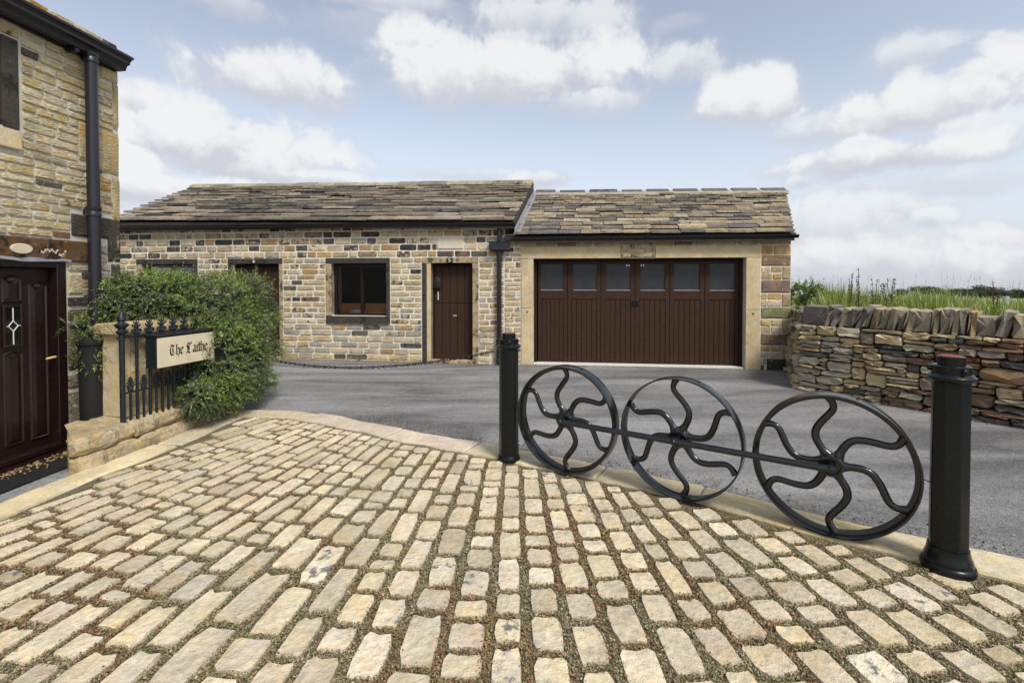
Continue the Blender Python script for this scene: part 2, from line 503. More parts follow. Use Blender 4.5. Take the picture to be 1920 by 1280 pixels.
def field_mat():
    m, t, p, _ = new_mat('meadow')
    pos = t.node('ShaderNodeNewGeometry').outputs['Position']
    c = t.mix(t.step(t.noise(pos, .16, 5, .6), .4, .62), (.19, .24, .07), (.32, .30, .15))
    c = t.mix(t.step(t.noise(pos, 2.5, 5, .65), .42, .66, 0, .6), c, (.075, .115, .025))
    t.put(p.inputs['Base Color'], c); p.inputs['Roughness'].default_value = .95
    bump(t, p, t.noise(pos, 6, 6, .7), 1.0, .15)
    return m


M['asphalt'] = asphalt_mat(); M['bed'] = bed_mat(); M['field'] = field_mat()

# ------------------------------------------------------------------ stone pieces
def stone_proto(seed, rough=1.0, cut=(.03, .12), axis='y', ins=(.93, .84), mid=.05):
    """irregular block: unit outline, back at +.3, front near -1 on its own axis; 10 outline points, ~50 triangles"""
    rnd = random.Random(seed)
    def c(): return rnd.uniform(*cut)
    o = []
    a, b = c(), c() * 1.6; o += [(-.5, -.5 + b), (-.5 + a, -.5)]
    o.append((rnd.uniform(-.15, .15), -.5 + rnd.uniform(0, mid) * (rough if mid == .05 else 1)))
    a, b = c(), c() * 1.6; o += [(.5 - a, -.5), (.5, -.5 + b)]
    a, b = c(), c() * 1.6; o += [(.5, .5 - b), (.5 - a, .5)]
    o.append((rnd.uniform(-.15, .15), .5 - rnd.uniform(0, mid) * (rough if mid == .05 else 1)))
    a, b = c(), c() * 1.6; o += [(-.5 + a, .5), (-.5, .5 - b)]
    n = len(o); vs = []
    for (sc_, y, j) in ((1, .3, 0), (1, -.25, .0), (.86, -.8, .12)):
        for (x, z) in o:
            jx = rnd.uniform(-j, j) * .25 * rough; jz = rnd.uniform(-j, j) * .4 * rough; jy = rnd.uniform(-1, 1) * j * 1.6 * rough
            sx = x * (1 if sc_ == 1 else ins[0]); sz = z * (1 if sc_ == 1 else ins[1])
            vs.append((sx + jx, y + jy, sz + jz))
    vs.append((rnd.uniform(-.2, .2), -.86 - rnd.uniform(-.1, .14) * rough, rnd.uniform(-.15, .15)))
    fs = [(i, (i + 1) % n, n + (i + 1) % n, n + i) for i in range(n)]
    fs += [(n + i, n + (i + 1) % n, 2 * n + (i + 1) % n, 2 * n + i) for i in range(n)]
    fs += [(2 * n + i, 2 * n + (i + 1) % n, 3 * n) for i in range(n)]
    if axis == 'z':   # lying stone: front becomes top (z=0 top plane, body downwards)
        vs = [(x, z, -y) for (x, y, z) in vs]
        fs = [f for f in fs]
    else:
        pass
    mb = MB(); mb.add(vs, fs)
    return mb


def proto_meshes(name, k, seed, mat, smooth=False, **kw):
    out = []
    for i in range(k):
        me = stone_proto(seed + i, **kw).mesh(name); me.materials.append(mat)
        import bmesh
        bm = bmesh.new(); bm.from_mesh(me); bmesh.ops.recalc_face_normals(bm, faces=bm.faces); bm.to_mesh(me); bm.free()
        if smooth: smooth_mesh(me, 50)
        out.append(me)
    return out


class Pieces:
    """alike pieces of one part: the most visible become objects of their own, the rest one 'stuff' mesh"""
    def __init__(s, parent, name, protos, mat_attr, world, limit=300, plural=None):
        s.p, s.name, s.protos, s.ma, s.w, s.limit = parent, name, protos, mat_attr, world, limit
        s.items = []; s.plural = plural or name + 's'
    def add(s, Mx, col, rnd=random):
        s.items.append((Mx, col, rnd.randrange(len(s.protos))))
    def finish(s):
        def pri(it):
            Mx = it[0]; c = s.w @ Mx.translation
            px, py = project(c); d = max(.5, (c - Vector((0, 0, CAMH))).length)
            sz = Mx.to_scale(); v = sorted((abs(sz[0]), abs(sz[1]), abs(sz[2])))
            area = v[1] * v[2] / d ** 2
            if not (-40 < px < 1960 and -40 < py < 1320): return 0
            return area
        order = sorted(s.items, key=pri, reverse=True)
        vis = [i for i in order if pri(i) > 0]
        near = vis[:s.limit]; rest = vis[s.limit:] + [i for i in order if pri(i) == 0]
        for Mx, col, k in near:
            o = bpy.data.objects.new(s.name, s.protos[k]); COL.objects.link(o)
            o.parent = s.p; o.matrix_basis = Mx; o.color = col
        if rest:
            mb = MB()
            for Mx, col, k in rest:
                me = s.protos[k]
                mb.add([Mx @ v.co for v in me.vertices], [tuple(f.vertices) for f in me.polygons], col)
            o = mb.build(s.plural, s.ma, s.p); o['kind'] = 'stuff'


def TRS(loc, scale, rot=None):
    m = Matrix.Translation(loc)
    if rot is not None: m = m @ (rot.to_4x4() if hasattr(rot, 'to_4x4') else rot)
    return m @ Matrix.Diagonal((*scale, 1))


def pick(rnd, pal):
    r = rnd.random() * sum(w for w, *_ in pal)
    for w, c, a in pal:
        r -= w
        if r <= 0:
            k = rnd.uniform(.88, 1.12)
            return (c[0] * k, c[1] * k * rnd.uniform(.97, 1.03), c[2] * k * rnd.uniform(.92, 1.08), max(0.0, rnd.uniform(*a)))
    return (.4, .3, .2, .1)


def wall_mesh(u0, u1, z0, z1, holes, thick):
    """wall slab front at y=0 with rectangular holes"""
    xs = sorted({u0, u1, *[h[i] for h in holes for i in (0, 1) if u0 < h[i] < u1]})
    zs = sorted({z0, z1, *[h[i] for h in holes for i in (2, 3) if z0 < h[i] < z1]})
    def solid(i, j):
        if i < 0 or j < 0 or i >= len(xs) - 1 or j >= len(zs) - 1: return False
        cx, cz = (xs[i] + xs[i + 1]) / 2, (zs[j] + zs[j + 1]) / 2
        return not any(h[0] < cx < h[1] and h[2] < cz < h[3] for h in holes)
    mb = MB()
    for i in range(len(xs) - 1):
        for j in range(len(zs) - 1):
            if not solid(i, j): continue
            a, b, c, d = xs[i], xs[i + 1], zs[j], zs[j + 1]
            mb.add([(a, 0, c), (b, 0, c), (b, 0, d), (a, 0, d)], [(0, 1, 2, 3)])
            mb.add([(a, thick, c), (b, thick, c), (b, thick, d), (a, thick, d)], [(3, 2, 1, 0)])
            for (ii, jj, q) in ((i - 1, j, [(a, 0, c), (a, 0, d), (a, thick, d), (a, thick, c)]), (i + 1, j, [(b, 0, d), (b, 0, c), (b, thick, c), (b, thick, d)]),
                                (i, j - 1, [(b, 0, c), (a, 0, c), (a, thick, c), (b, thick, c)]), (i, j + 1, [(a, 0, d), (b, 0, d), (b, thick, d), (a, thick, d)])):
                if not solid(ii, jj): mb.add(q, [(0, 1, 2, 3)])
    return mb


def lay_courses(P, rnd, u0, u1, zs, holes, lens, pal, gap=.012, proud=(.010, .022), vjit=.004, palf=None):
    for k in range(len(zs) - 1):
        za, zb = zs[k], zs[k + 1]
        iv = [(u0, u1)]
        for h in holes:
            ov = min(zb, h[3]) - max(za, h[2])
            if ov > .012:
                nv = []
                for a, b in iv:
                    if h[1] <= a or h[0] >= b: nv.append((a, b)); continue
                    if h[0] > a: nv.append((a, h[0]))
                    if h[1] < b: nv.append((h[1], b))
                iv = nv
        for a, b in iv:
            if b - a < .04: continue
            x = a + (0 if rnd.random() < .5 else 0)
            first = True
            while x < b - .02:
                L = rnd.uniform(*lens)
                if first: L *= rnd.uniform(.5, 1); first = False
                if b - (x + L) < lens[0] * .6: L = b - x
                w = L - gap; h = (zb - za) - gap + rnd.uniform(-vjit, vjit)
                if w > .02 and h > .015:
                    pl = palf(x + L / 2, (za + zb) / 2) if palf else pal
                    fl = rnd.choice((1, -1))
                    P.add(TRS(((x + L / 2), 0, (za + zb) / 2 + rnd.uniform(-vjit, vjit) * .5), (w * fl, rnd.uniform(*proud), h * 1.0),
                              Matrix.Rotation(rnd.uniform(-.006, .006), 3, 'Y')), pick(rnd, pl), rnd)
                x += L


def slate_proto(seed):
    """flat stone slate: unit x (-.5..5), y 0 (tail) .. 1 (head), z 0..1 thickness; ragged tail"""
    rnd = random.Random(seed)
    o = [(-.5, 1), (-.5, rnd.uniform(0, .05)), (-.25, rnd.uniform(-.03, .03)), (.0, rnd.uniform(-.03, .03)), (.25, rnd.uniform(-.03, .03)), (.5, rnd.uniform(0, .05)), (.5, 1)]
    n = len(o); vs = [(x, y, 0) for x, y in o]
    vs += [(x * .985, y + (.035 if y < .5 else 0) + rnd.uniform(0, .02), 1 + rnd.uniform(-.25, .15)) for x, y in o]
    mb = MB(); mb.add(vs, [tuple(range(n)), tuple(range(n, 2 * n))[::-1]] + [(i, n + i, n + (i + 1) % n, (i + 1) % n) for i in range(n)])
    return mb


def build_roof(root, fac, rnd, eL, eR, rL, rR, courses, wrange, pal, ridge_gap, ridge_len, back_run, ridge_mat_col, bedding=True):
    """corner points local (x,y,z): eave left/right, ridge left/right"""
    eL, eR, rL, rR = (Vector(p) for p in (eL, eR, rL, rR))
    def S(u, v): return (eL.lerp(eR, u)).lerp(rL.lerp(rR, u), v)
    dn = Vector((0, 0, -.05))
    bL = Vector((rL.x, rL.y + back_run, eL.z)); bR = Vector((rR.x, rR.y + back_run, eR.z))
    mb = MB()
    top = [eL, eR, rR, rL, bL, bR]; top = [p + Vector((0, 0, -.012)) for p in top]; bot = [p + Vector((0, 0, -.10)) for p in top]
    mb.add(top + bot, [(0, 1, 2, 3), (3, 2, 5, 4), (6, 9, 8, 7), (9, 10, 11, 8), (0, 6, 7, 1), (4, 5, 11, 10), (0, 3, 9, 6), (3, 4, 10, 9), (1, 7, 8, 2), (2, 8, 11, 5)])
    roof = mb.build('roof', M['core'], root)
    protos = []
    for i in range(14):
        me = slate_proto(500 + i).mesh('slate'); me.materials.append(M['slate']); protos.append(me)
    W = Matrix.LocRotScale(fac.P, Matrix.Rotation(fac.a, 3, 'Z').to_quaternion(), None)
    P = Pieces(roof, 'slate', protos, M['slate_a'], W, 300)
    # diminishing courses
    wts = [1.35 - .7 * k / courses for k in range(courses)]; tot = sum(wts); v = 0.0
    for k in range(courses):
        v1 = v + wts[k] / tot
        p0, p1 = S(0, v), S(1, v); q0, q1 = S(0, min(1, v1)), S(1, min(1, v1))
        L = (p1 - p0).length; x = -rnd.uniform(0, .25)
        while x < L:
            w = rnd.uniform(*wrange) * (1.25 - .5 * k / courses)
            a, b = max(0, x), min(L, x + w)
            if L - b < .12: b = L
            if b - a > .05:
                um = (a + b) / 2 / L
                A = p0.lerp(p1, um); B = q0.lerp(q1, um)
                up = (B - A); ln = up.length; up.normalize()
                # keep slates square to the eave near the middle, follow the verge at the ends
                ex = (p1 - p0).normalized()
                nz = ex.cross(up).normalized(); uy = nz.cross(ex)
                th = rnd.uniform(.026, .042)
                tilt = Matrix.Rotation(-(.058 / (ln * 1.25)), 3, ex)
                uy2 = tilt @ uy; nz2 = tilt @ nz
                R3 = Matrix((ex, uy2, nz2)).transposed()
                R3 = R3 @ Matrix.Rotation(rnd.uniform(-.012, .012), 3, 'Z') @ Matrix.Rotation(rnd.uniform(-.01, .01), 3, 'Y')
                Mx = TRS(A + nz * (.054 + rnd.uniform(-.006, .012)) - uy * rnd.uniform(0, .022), (b - a - .008, ln * 1.28, th), R3)
                P.add(Mx, pick(rnd, pal), rnd)
            x = b if b > x + .01 else x + w
        v = v1
    P.finish()
    # ridge stones
    L = (rR - rL).length; ex = (rR - rL).normalized(); x = 0.0
    yv = Vector((0, 0, 1)).cross(ex).normalized(); zv = ex.cross(yv)
    while x < L - .05:
        w = min(rnd.uniform(*ridge_len), L - x)
        if L - x - w < .2: w = L - x
        c = rL + ex * (x + w / 2); h = rnd.uniform(-.008, .012)
        prof = [(-.20, -.055), (-.17, .0), (-.05, .062 + h), (.05, .062 + h), (.17, .0), (.20, -.055), (.0, .0)]
        mb = MB(); Mx = Matrix.LocRotScale(c + Vector((0, 0, .045)), Matrix((ex, yv, zv)).transposed().to_quaternion(), None)
        mb.prism(prof, 'x', -w / 2 + ridge_gap / 2, w / 2 - ridge_gap / 2)
        o = mb.build('ridge_stone', M['slate'], roof, bevel=.012); o.matrix_basis = Mx
        cc = pick(rnd, ridge_mat_col); o.color = cc
        x += w
    # mortar bedding under the ridge
    if not bedding: return roof, S
    mb = MB(); Mx = Matrix.LocRotScale(rL.lerp(rR, .5) + Vector((0, 0, .035)), Matrix((ex, yv, zv)).transposed().to_quaternion(), None)
    mb.prism([(-.225, -.085), (-.185, -.012), (-.05, .045), (.05, .045), (.185, -.012), (.225, -.085)], 'x', -L / 2 + .01, L / 2 - .01)
    o = mb.build('ridge_mortar', M['ridge_mortar'], roof); o.matrix_basis = Mx
    return roof, S


def gutter(root, fac, a, b, name='gutter', r=.055, ogee=False):
    """a,b local points of the gutter's back-top edge line; half-round trough in front"""
    a, b = Vector(a), Vector(b); ex = (b - a).normalized(); L = (b - a).length
    yv = Vector((0, 0, 1)).cross(ex).normalized(); zv = ex.cross(yv)
    n = 10; out = [(-r + r * math.cos(PI + PI * i / n), r * math.sin(PI + PI * i / n)) for i in range(n + 1)]
    inn = [(-r + (r - .006) * math.cos(2 * PI - PI * i / n), (r - .006) * math.sin(2 * PI - PI * i / n)) for i in range(n + 1)]
    mb = MB(); mb.prism(out + inn, 'x', 0, L)
    o = mb.build(name, M['gutter'], root, smooth=True)
    o.matrix_basis = Matrix.LocRotScale(a, Matrix((ex, yv, zv)).transposed().to_quaternion(), None)
    return o


WPROT = proto_meshes('stone', 18, 100, M['wall'])
BPROT = proto_meshes('quoin', 6, 160, M['wall'], rough=.6, cut=(.015, .04))
RPROT = proto_meshes('stone', 18, 200, M['rubble'], rough=1.6, cut=(.05, .22))
SPROT = proto_meshes('sett', 20, 300, M['sett'], axis='z', smooth=True, rough=.45, cut=(.03, .20), ins=(.94, .955), mid=.085)

TAN = (.46, .365, .225); CREAM = (.52, .445, .305); GREY = (.37, .33, .255); OCHRE = (.42, .285, .13); DARK = (.05, .045, .04); BROWN = (.22, .145, .08)
PAL_COT = [(6, TAN, (.1, .78)), (5, CREAM, (.0, .65)), (1.2, (.39, .34, .255), (.2, .75)), (.7, OCHRE, (.0, .6)), (.6, (.12, .10, .075), (.5, .9)), (.4, BROWN, (.3, .8))]
PAL_LOW = [(2, TAN, (.0, .5)), (3.5, CREAM, (.0, .5)), (5, (.36, .335, .27), (.0, .55)), (.6, OCHRE, (.0, .4)), (.4, (.12, .11, .09), (.3, .8))]
PAL_HOUSE = [(5, (.46, .38, .225), (.0, .55)), (4, (.50, .425, .27), (.0, .5)), (1.4, (.38, .335, .23), (.1, .6)), (1.2, OCHRE, (.0, .55)), (.5, (.11, .095, .07), (.4, .8)), (.25, (.20, .10, .06), (.1, .6))]
PAL_SLATE_C = [(4, (.175, .145, .11), (.0, .75)), (3, (.24, .20, .15), (.0, .6)), (2.5, (.10, .09, .08), (.2, .9)), (2, (.30, .25, .185), (.0, .6)), (.8, (.15, .14, .10), (.1, .6))]
PAL_SLATE_G = [(4, (.25, .205, .14), (.0, .6)), (3, (.32, .27, .19), (-.1, .5)), (2.2, (.13, .12, .115), (.0, .7)), (1.5, (.36, .29, .18), (-.2, .4)), (2.5, (.15, .13, .105), (.1, .8))]
PAL_RUB_L = [(5, (0.462, 0.359, 0.199), (0.0, 0.45)), (3, (0.385, 0.347, 0.257), (0.0, 0.5)), (2, (0.257, 0.206, 0.141), (0.1, 0.6)), (1, (0.128, 0.115, 0.096), (0.2, 0.8))]
PAL_RUB_R = [(4, (0.188, 0.127, 0.082), (0.1, 0.7)), (3, (0.265, 0.171, 0.099), (0.0, 0.6)), (1.6, (0.259, 0.127, 0.072), (0.0, 0.6)), (3, (0.116, 0.105, 0.094), (0.2, 0.8)), (2, (0.331, 0.276, 0.198), (0.0, 0.5))]
PAL_COPE = [(4, (0.26, 0.227, 0.182), (0.1, 0.6)), (3, (0.338, 0.28, 0.182), (0.0, 0.5)), (2, (0.169, 0.15, 0.124), (0.2, 0.7)), (0.5, (0.351, 0.26, 0.13), (0.0, 0.5))]

# ================================================================== GROUND
rg = random.Random(11)
W0 = ground(1500, 728); W1 = ground(1920, 800)
WD = (W1 - W0).normalized(); WN = Vector((-WD.y, WD.x, 0))           # WN points away from the yard
FB = Facade((0.30, 9.10), (.9924, -.123))                             # back buildings' front
FH = Facade((-4.27, 4.30), (.078, 1.0))                               # the house's front


def build_ground():
    mb = MB(); n = 48; rs = [14, 30, 70, 160, 400, 900]; zs = [-.12, -.3, -1.5, -5.5, -25, -80]
    mb.add([(0, 5, -.12)], [])
    vs = []; fs = []
    for r, z in zip(rs, zs):
        for i in range(n):
            a = 2 * PI * i / n; vs.append((r * math.cos(a), 5 + r * math.sin(a), z))
    for i in range(n): fs.append((0, 1 + i, 1 + (i + 1) % n))
    for k in range(len(rs) - 1):
        for i in range(n):
            j = (i + 1) % n
            fs.append((1 + k * n + i, 1 + (k + 1) * n + i, 1 + (k + 1) * n + j, 1 + k * n + j))
    mb.v += [tuple(v) for v in vs]; mb.f += fs
    tag(mb.build('ground', M['field'], smooth=True), kind='structure')
    # the road: one asphalt sheet, gently uneven
    mb = MB(); nx, ny = 90, 60; x0, x1, y0, y1 = -16, 14, -9, 12
    vs = []
    for j in range(ny + 1):
        for i in range(nx + 1):
            x = x0 + (x1 - x0) * i / nx; y = y0 + (y1 - y0) * j / ny
            vs.append((x, y, .006 * math.sin(x * 1.1 + y * .6) * math.sin(y * .9) - .006))
    fs = [(j * (nx + 1) + i, j * (nx + 1) + i + 1, (j + 1) * (nx + 1) + i + 1, (j + 1) * (nx + 1) + i) for j in range(ny) for i in range(nx)]
    mb.add(vs, fs)
    tag(mb.build('road', M['asphalt'], smooth=True), kind='structure')


build_ground()

# ---- field behind the wall: starts at the wall's back, falls gently to a far crest
def field_z(t):
    if t < 3: return .92
    if t < 150: return .92 - (t - 3) * .0240
    return .92 - 147 * .0240 - (t - 150) * .05


FIELD_EDGE = []
def build_field():
    b = [W0 + WD * 14 + WN * .42, W0 + WD * 6 + WN * .42, W0 + WD * 2.4 + WN * .42, W0 + WD * .45 + WN * .42]
    b += [FB.world(5.0 + .28, .35, 0), FB.world(5.9, 3.0, 0), FB.world(6.3, 5.4, 0), FB.world(-10, 5.6, 0), FB.world(-34, 5.6, 0)]
    pts = []
    for k in range(len(b) - 1):
        m = max(1, int((b[k + 1] - b[k]).length / 1.2))
        for i in range(m): pts.append(b[k].lerp(b[k + 1], i / m))
    pts.append(b[-1])
    c = Vector((0, 4, 0)); ts = [0, .5, 1, 2, 3, 5, 8, 13, 20, 32, 50, 80, 115, 150, 220, 400]
    vs = []; fs = []; n = len(pts); r = random.Random(3)
    for t in ts:
        for p in pts:
            q = p + (p - c).normalized() * t
            vs.append((q.x, q.y, field_z(t) + (r.uniform(-.03, .03) * (1 + t * .02) if 0 < t < 140 else 0)))
    for k in range(len(ts) - 1):
        for i in range(n - 1):
            fs.append((k * n + i, k * n + i + 1, (k + 1) * n + i + 1, (k + 1) * n + i))
    # earth face down to the ground behind the wall
    for p in pts: vs.append((p.x, p.y, -.1))
    m = len(ts) * n
    for i in range(n - 1): fs.append((i, m + i, m + i + 1, i + 1))
    mb = MB(); mb.add(vs, fs)
    tag(mb.build('field', M['field'], smooth=True), kind='structure')
    FIELD_EDGE.extend(b)


build_field()

# ---- the cobbled yard
YZ = .03
EDGE_PX = [(440, 767), (500, 766), (560, 769), (640, 780), (700, 792), (800, 812), (930, 833), (1020, 850), (1100, 866), (1200, 884),
           (1300, 906), (1400, 930), (1500, 955), (1600, 981), (1750, 1013), (1920, 1046), (2150, 1092), (2500, 1165)]
EDGE = [ground(px, py, YZ) for px, py in EDGE_PX]
LEFT = [Vector((-3.86, -2.2, 0)), Vector((-3.80, 1.5, 0)), ground(0, 941, YZ), ground(130, 889, YZ), ground(300, 828, YZ), EDGE[0]]


def offset_line(pts, d):
    out = []
    for i, p in enumerate(pts):
        t = (pts[min(i + 1, len(pts) - 1)] - pts[max(i - 1, 0)]); t.z = 0; t.normalize()
        out.append(p + Vector((t.y, -t.x, 0)) * d)
    return out


EDGE_IN = offset_line(EDGE, .30); LEFT_IN = offset_line(LEFT, .27)


def interp(pts, x, ax, ay):
    ps = sorted(pts, key=lambda p: p[ax])
    if x <= ps[0][ax]:
        a, b = ps[0], ps[1]
    elif x >= ps[-1][ax]:
        a, b = ps[-2], ps[-1]
    else:
        for a, b in zip(ps, ps[1:]):
            if a[ax] <= x <= b[ax]: break
    k = (x - a[ax]) / (b[ax] - a[ax] + 1e-9)
    return a[ay] + (b[ay] - a[ay]) * k


def yard_in(x, y, m=0.0):
    return y < interp(EDGE_IN, x, 0, 1) - m * 1.1 and x > interp(LEFT_IN, y, 1, 0) + m and x < 5.4 and y > -2


yard = MB()
def build_yard():
    # bed sheet under the setts
    poly = [(p.x, p.y) for p in LEFT] + [(p.x, p.y) for p in EDGE[1:]] + [(6.2, -2.2)]
    n = 64; vs = []; fs = []
    # fan grid: strips between the left/near side and the edge curve
    cols = [poly[0][0] + .02 + (5.9 - poly[0][0]) * i / n for i in range(n + 1)]
    rows = 60
    for x in cols:
        yt = interp(EDGE, x, 0, 1) - .03
        if x < -3.3: yt = min(yt, interp(LEFT, x, 0, 1) if False else yt)
        for j in range(rows + 1):
            y = -2.1 + (yt + 2.1) * j / rows
            xl = interp(LEFT, y, 1, 0) + .03
            xx = max(x, xl)
            vs.append((xx, y, .007 + .003 * math.sin(xx * 23 + y * 9) * math.sin(y * 31)))
    for i in range(n):
        for j in range(rows):
            a = i * (rows + 1) + j; fs.append((a, a + rows + 1, a + rows + 2, a + 1))
    mb = MB(); mb.add(vs, fs)
    root = tag(mb.build('cobbled_yard', M['bed'], smooth=True), kind='structure')
    return root


YARD = build_yard()
for p in SPROT: pass
SETT_PAL = [(8, (.50, .425, .285), (-.6, .25)), (4, (.535, .465, .325), (-.6, .2)), (2.5, (.475, .40, .265), (-.5, .3)), (.5, (.44, .355, .255), (-.5, .2)), (.5, (.49, .40, .235), (-.5, .1)), (1.2, (.50, .45, .345), (.35, .62))]
CELLS = []      # (cx, cy, tangent angle, width, length) of every sett for the litter in the joints


def lay_setts():
    r = random.Random(77); C = Vector((.1, 12.3))
    P = Pieces(YARD, 'sett', SPROT, M['sett_a'], Matrix.Identity(4), 300)
    phi = -.62
    while phi < .62:
        w_at = r.uniform(.128, .175) if phi < -.02 else r.uniform(.132, .182)
        dphi = w_at / 8.6
        pm = phi + dphi / 2
        sx, sy = math.sin(pm), -math.cos(pm)
        rad = 5.0; wm = dphi
        while rad < 12:
            x, y = C.x + sx * (rad + .06), C.y + sy * (rad + .06); hw_ = dphi * rad * .43
            if all(yard_in(x + e1 * hw_ * math.cos(pm) - e2 * .055 * math.sin(pm), y + e1 * hw_ * math.sin(pm) + e2 * .055 * math.cos(pm), .006) for e1 in (-1, 1) for e2 in (-1, 1)): break
            if yard_in(x + hw_ * .9, y, .006) and yard_in(x + hw_ * .2, y, .006) and not yard_in(x - hw_, y, .006) and x < -2.5: break
            rad += .015
        while rad < 14.5:
            w = dphi * rad
            left = min(1, max(0, (.04 - pm) / .18))
            L = r.uniform(.15, .25) if r.random() < .74 - .24 * left else r.uniform(.24, .24 + .07 + .11 * left)
            if r.random() < .07: L = r.uniform(.10, .14)
            mid = rad + L / 2; x = C.x + sx * mid; y = C.y + sy * mid
            d = max(1.5, y)
            gap = .014 + .014 * min(1, max(0, (4.6 - d) / 2.6)) + r.uniform(0, .010)
            fit = None
            for wf, lf, so in ((1, 1, 0), (1, .75, 0), (1, .5, 0), (.62, 1, .19), (.62, .6, .19), (.62, 1, -.19), (.62, .6, -.19), (.36, .6, .32)):
                cw, cl_ = w * wf, L * lf; xo = w * so; mo = (L - cl_) / 2
                ok = True
                for ax in (-.5, .5):
                    for ay in (-.5, .5):
                        lx = xo + ax * cw * .86; ly = -mo + ay * cl_ * .9
                        if not yard_in(x + lx * math.cos(pm) - ly * math.sin(pm), y + lx * math.sin(pm) + ly * math.cos(pm), .004): ok = False
                if ok and cw > .06 and cl_ > .07: fit = (cw, cl_, xo, -mo); break
            if fit:
                x, y = x + fit[2] * math.cos(pm) - fit[3] * math.sin(pm), y + fit[2] * math.sin(pm) + fit[3] * math.cos(pm)
                L0 = L; w, L = fit[0], fit[1]
                a = pm + r.uniform(-.06, .06)
                R3 = Matrix.Rotation(a, 3, 'Z') @ Matrix.Rotation(r.uniform(-.03, .03), 3, 'X') @ Matrix.Rotation(r.uniform(-.04, .04), 3, 'Y')
                ww = (w - gap) * r.uniform(.88, 1.04); ll = (L - gap) * r.uniform(.95, 1.03)
                col = pick(r, SETT_PAL)
                if r.random() < .30: col = col[:3] + (r.uniform(.25, .58),)
                if r.random() < .16: col = (col[0] * .86, col[1] * .88, col[2] * .95, col[3])
                m_ = sum(col[:3]) / 3 / .40; col = (.535 * m_ * .6 + col[0] * .42, .460 * m_ * .6 + col[1] * .42, .325 * m_ * .6 + col[2] * .42, col[3])
                P.add(TRS((x, y, -.008 + r.uniform(-.004, .004)), (ww * r.choice((1, -1)), ll, .038), R3), col, r)
                CELLS.append((x, y, a, w, L, gap)); L = L0
            rad += L
        phi += dphi
    P.finish()


lay_setts()


def build_kerb():
    root = empty('kerb'); root['kind'] = 'structure'
    r = random.Random(5)
    def run(pts, width, lens, name):
        seg = [(pts[i + 1] - pts[i]).length for i in range(len(pts) - 1)]; tot = sum(seg)
        def at(s):
            s = max(0, min(tot - 1e-4, s))
            for i, L in enumerate(seg):
                if s <= L: return pts[i].lerp(pts[i + 1], s / L)
                s -= L
        s = 0.0
        while s < tot - .05:
            L = r.uniform(*lens)
            if tot - s - L < .35: L = tot - s
            g = .008; A = [at(s + g + (L - 2 * g) * k / 4) for k in range(5)]
            t = (A[-1] - A[0]).normalized(); nn = Vector((t.y, -t.x, 0))
            o_ = [p + nn * r.uniform(-.015, .012) for p in A]; i_ = [p + nn * (width + r.uniform(-.035, .012)) for p in A]
            ring = o_ + i_[::-1]; n = len(ring); cen = sum(ring, Vector()) / n
            zt = YZ + r.uniform(-.006, .004)
            vs = [(p.x, p.y, -.05) for p in ring] + [(p.x, p.y, zt - .012) for p in ring] + [((p + (cen - p).normalized() * .018).x, (p + (cen - p).normalized() * .018).y, zt + r.uniform(-.002, .002)) for p in ring] + [(cen.x, cen.y, zt + .003)]
            fs = [(k, k2, n + k2, n + k) for k, k2 in ((k, (k + 1) % n) for k in range(n))] + [(n + k, n + k2, 2 * n + k2, 2 * n + k) for k, k2 in ((k, (k + 1) % n) for k in range(n))]
            fs += [(2 * n + k, 2 * n + (k + 1) % n, 3 * n) for k in range(n)]
            mb = MB(); mb.add(vs, [f[::-1] for f in fs])
            o = mb.build('kerbstone', M['kerb'], root); o.color = pick(r, [(3, (.50, .425, .285), (-.4, .25)), (2, (.49, .42, .30), (-.4, .3)), (1, (.46, .38, .245), (-.3, .3))])
            s += L
    run(EDGE, .30, (.75, 1.35), 'kerbstone')
    run(LEFT, .27, (.8, 1.5), 'kerbstone')


build_kerb()


def bits_mesh(name, pts, sizes, cols, mat, rngseed, flat=.5, parent=None):
    """small leaf-like quads at pts"""
    g = np.random.default_rng(rngseed); n = len(pts)
    u = g.normal(size=(n, 3)); u[:, 2] *= flat; u /= np.linalg.norm(u, axis=1)[:, None]
    w = g.normal(size=(n, 3)); w[:, 2] *= flat
    v = np.cross(u, np.cross(u, w)); v /= np.linalg.norm(v, axis=1)[:, None] + 1e-9
    s = sizes[:, None]; k = g.uniform(.35, .8, n)[:, None]
    V = np.stack([pts - u * s, pts + v * s * k, pts + u * s, pts - v * s * k], 1).reshape(-1, 3)
    F = np.arange(4 * n).reshape(n, 4)
    C = np.repeat(np.concatenate([cols, np.ones((n, 1))], 1), 4, axis=0)
    return np_mesh(name, V, F, C, mat, parent)


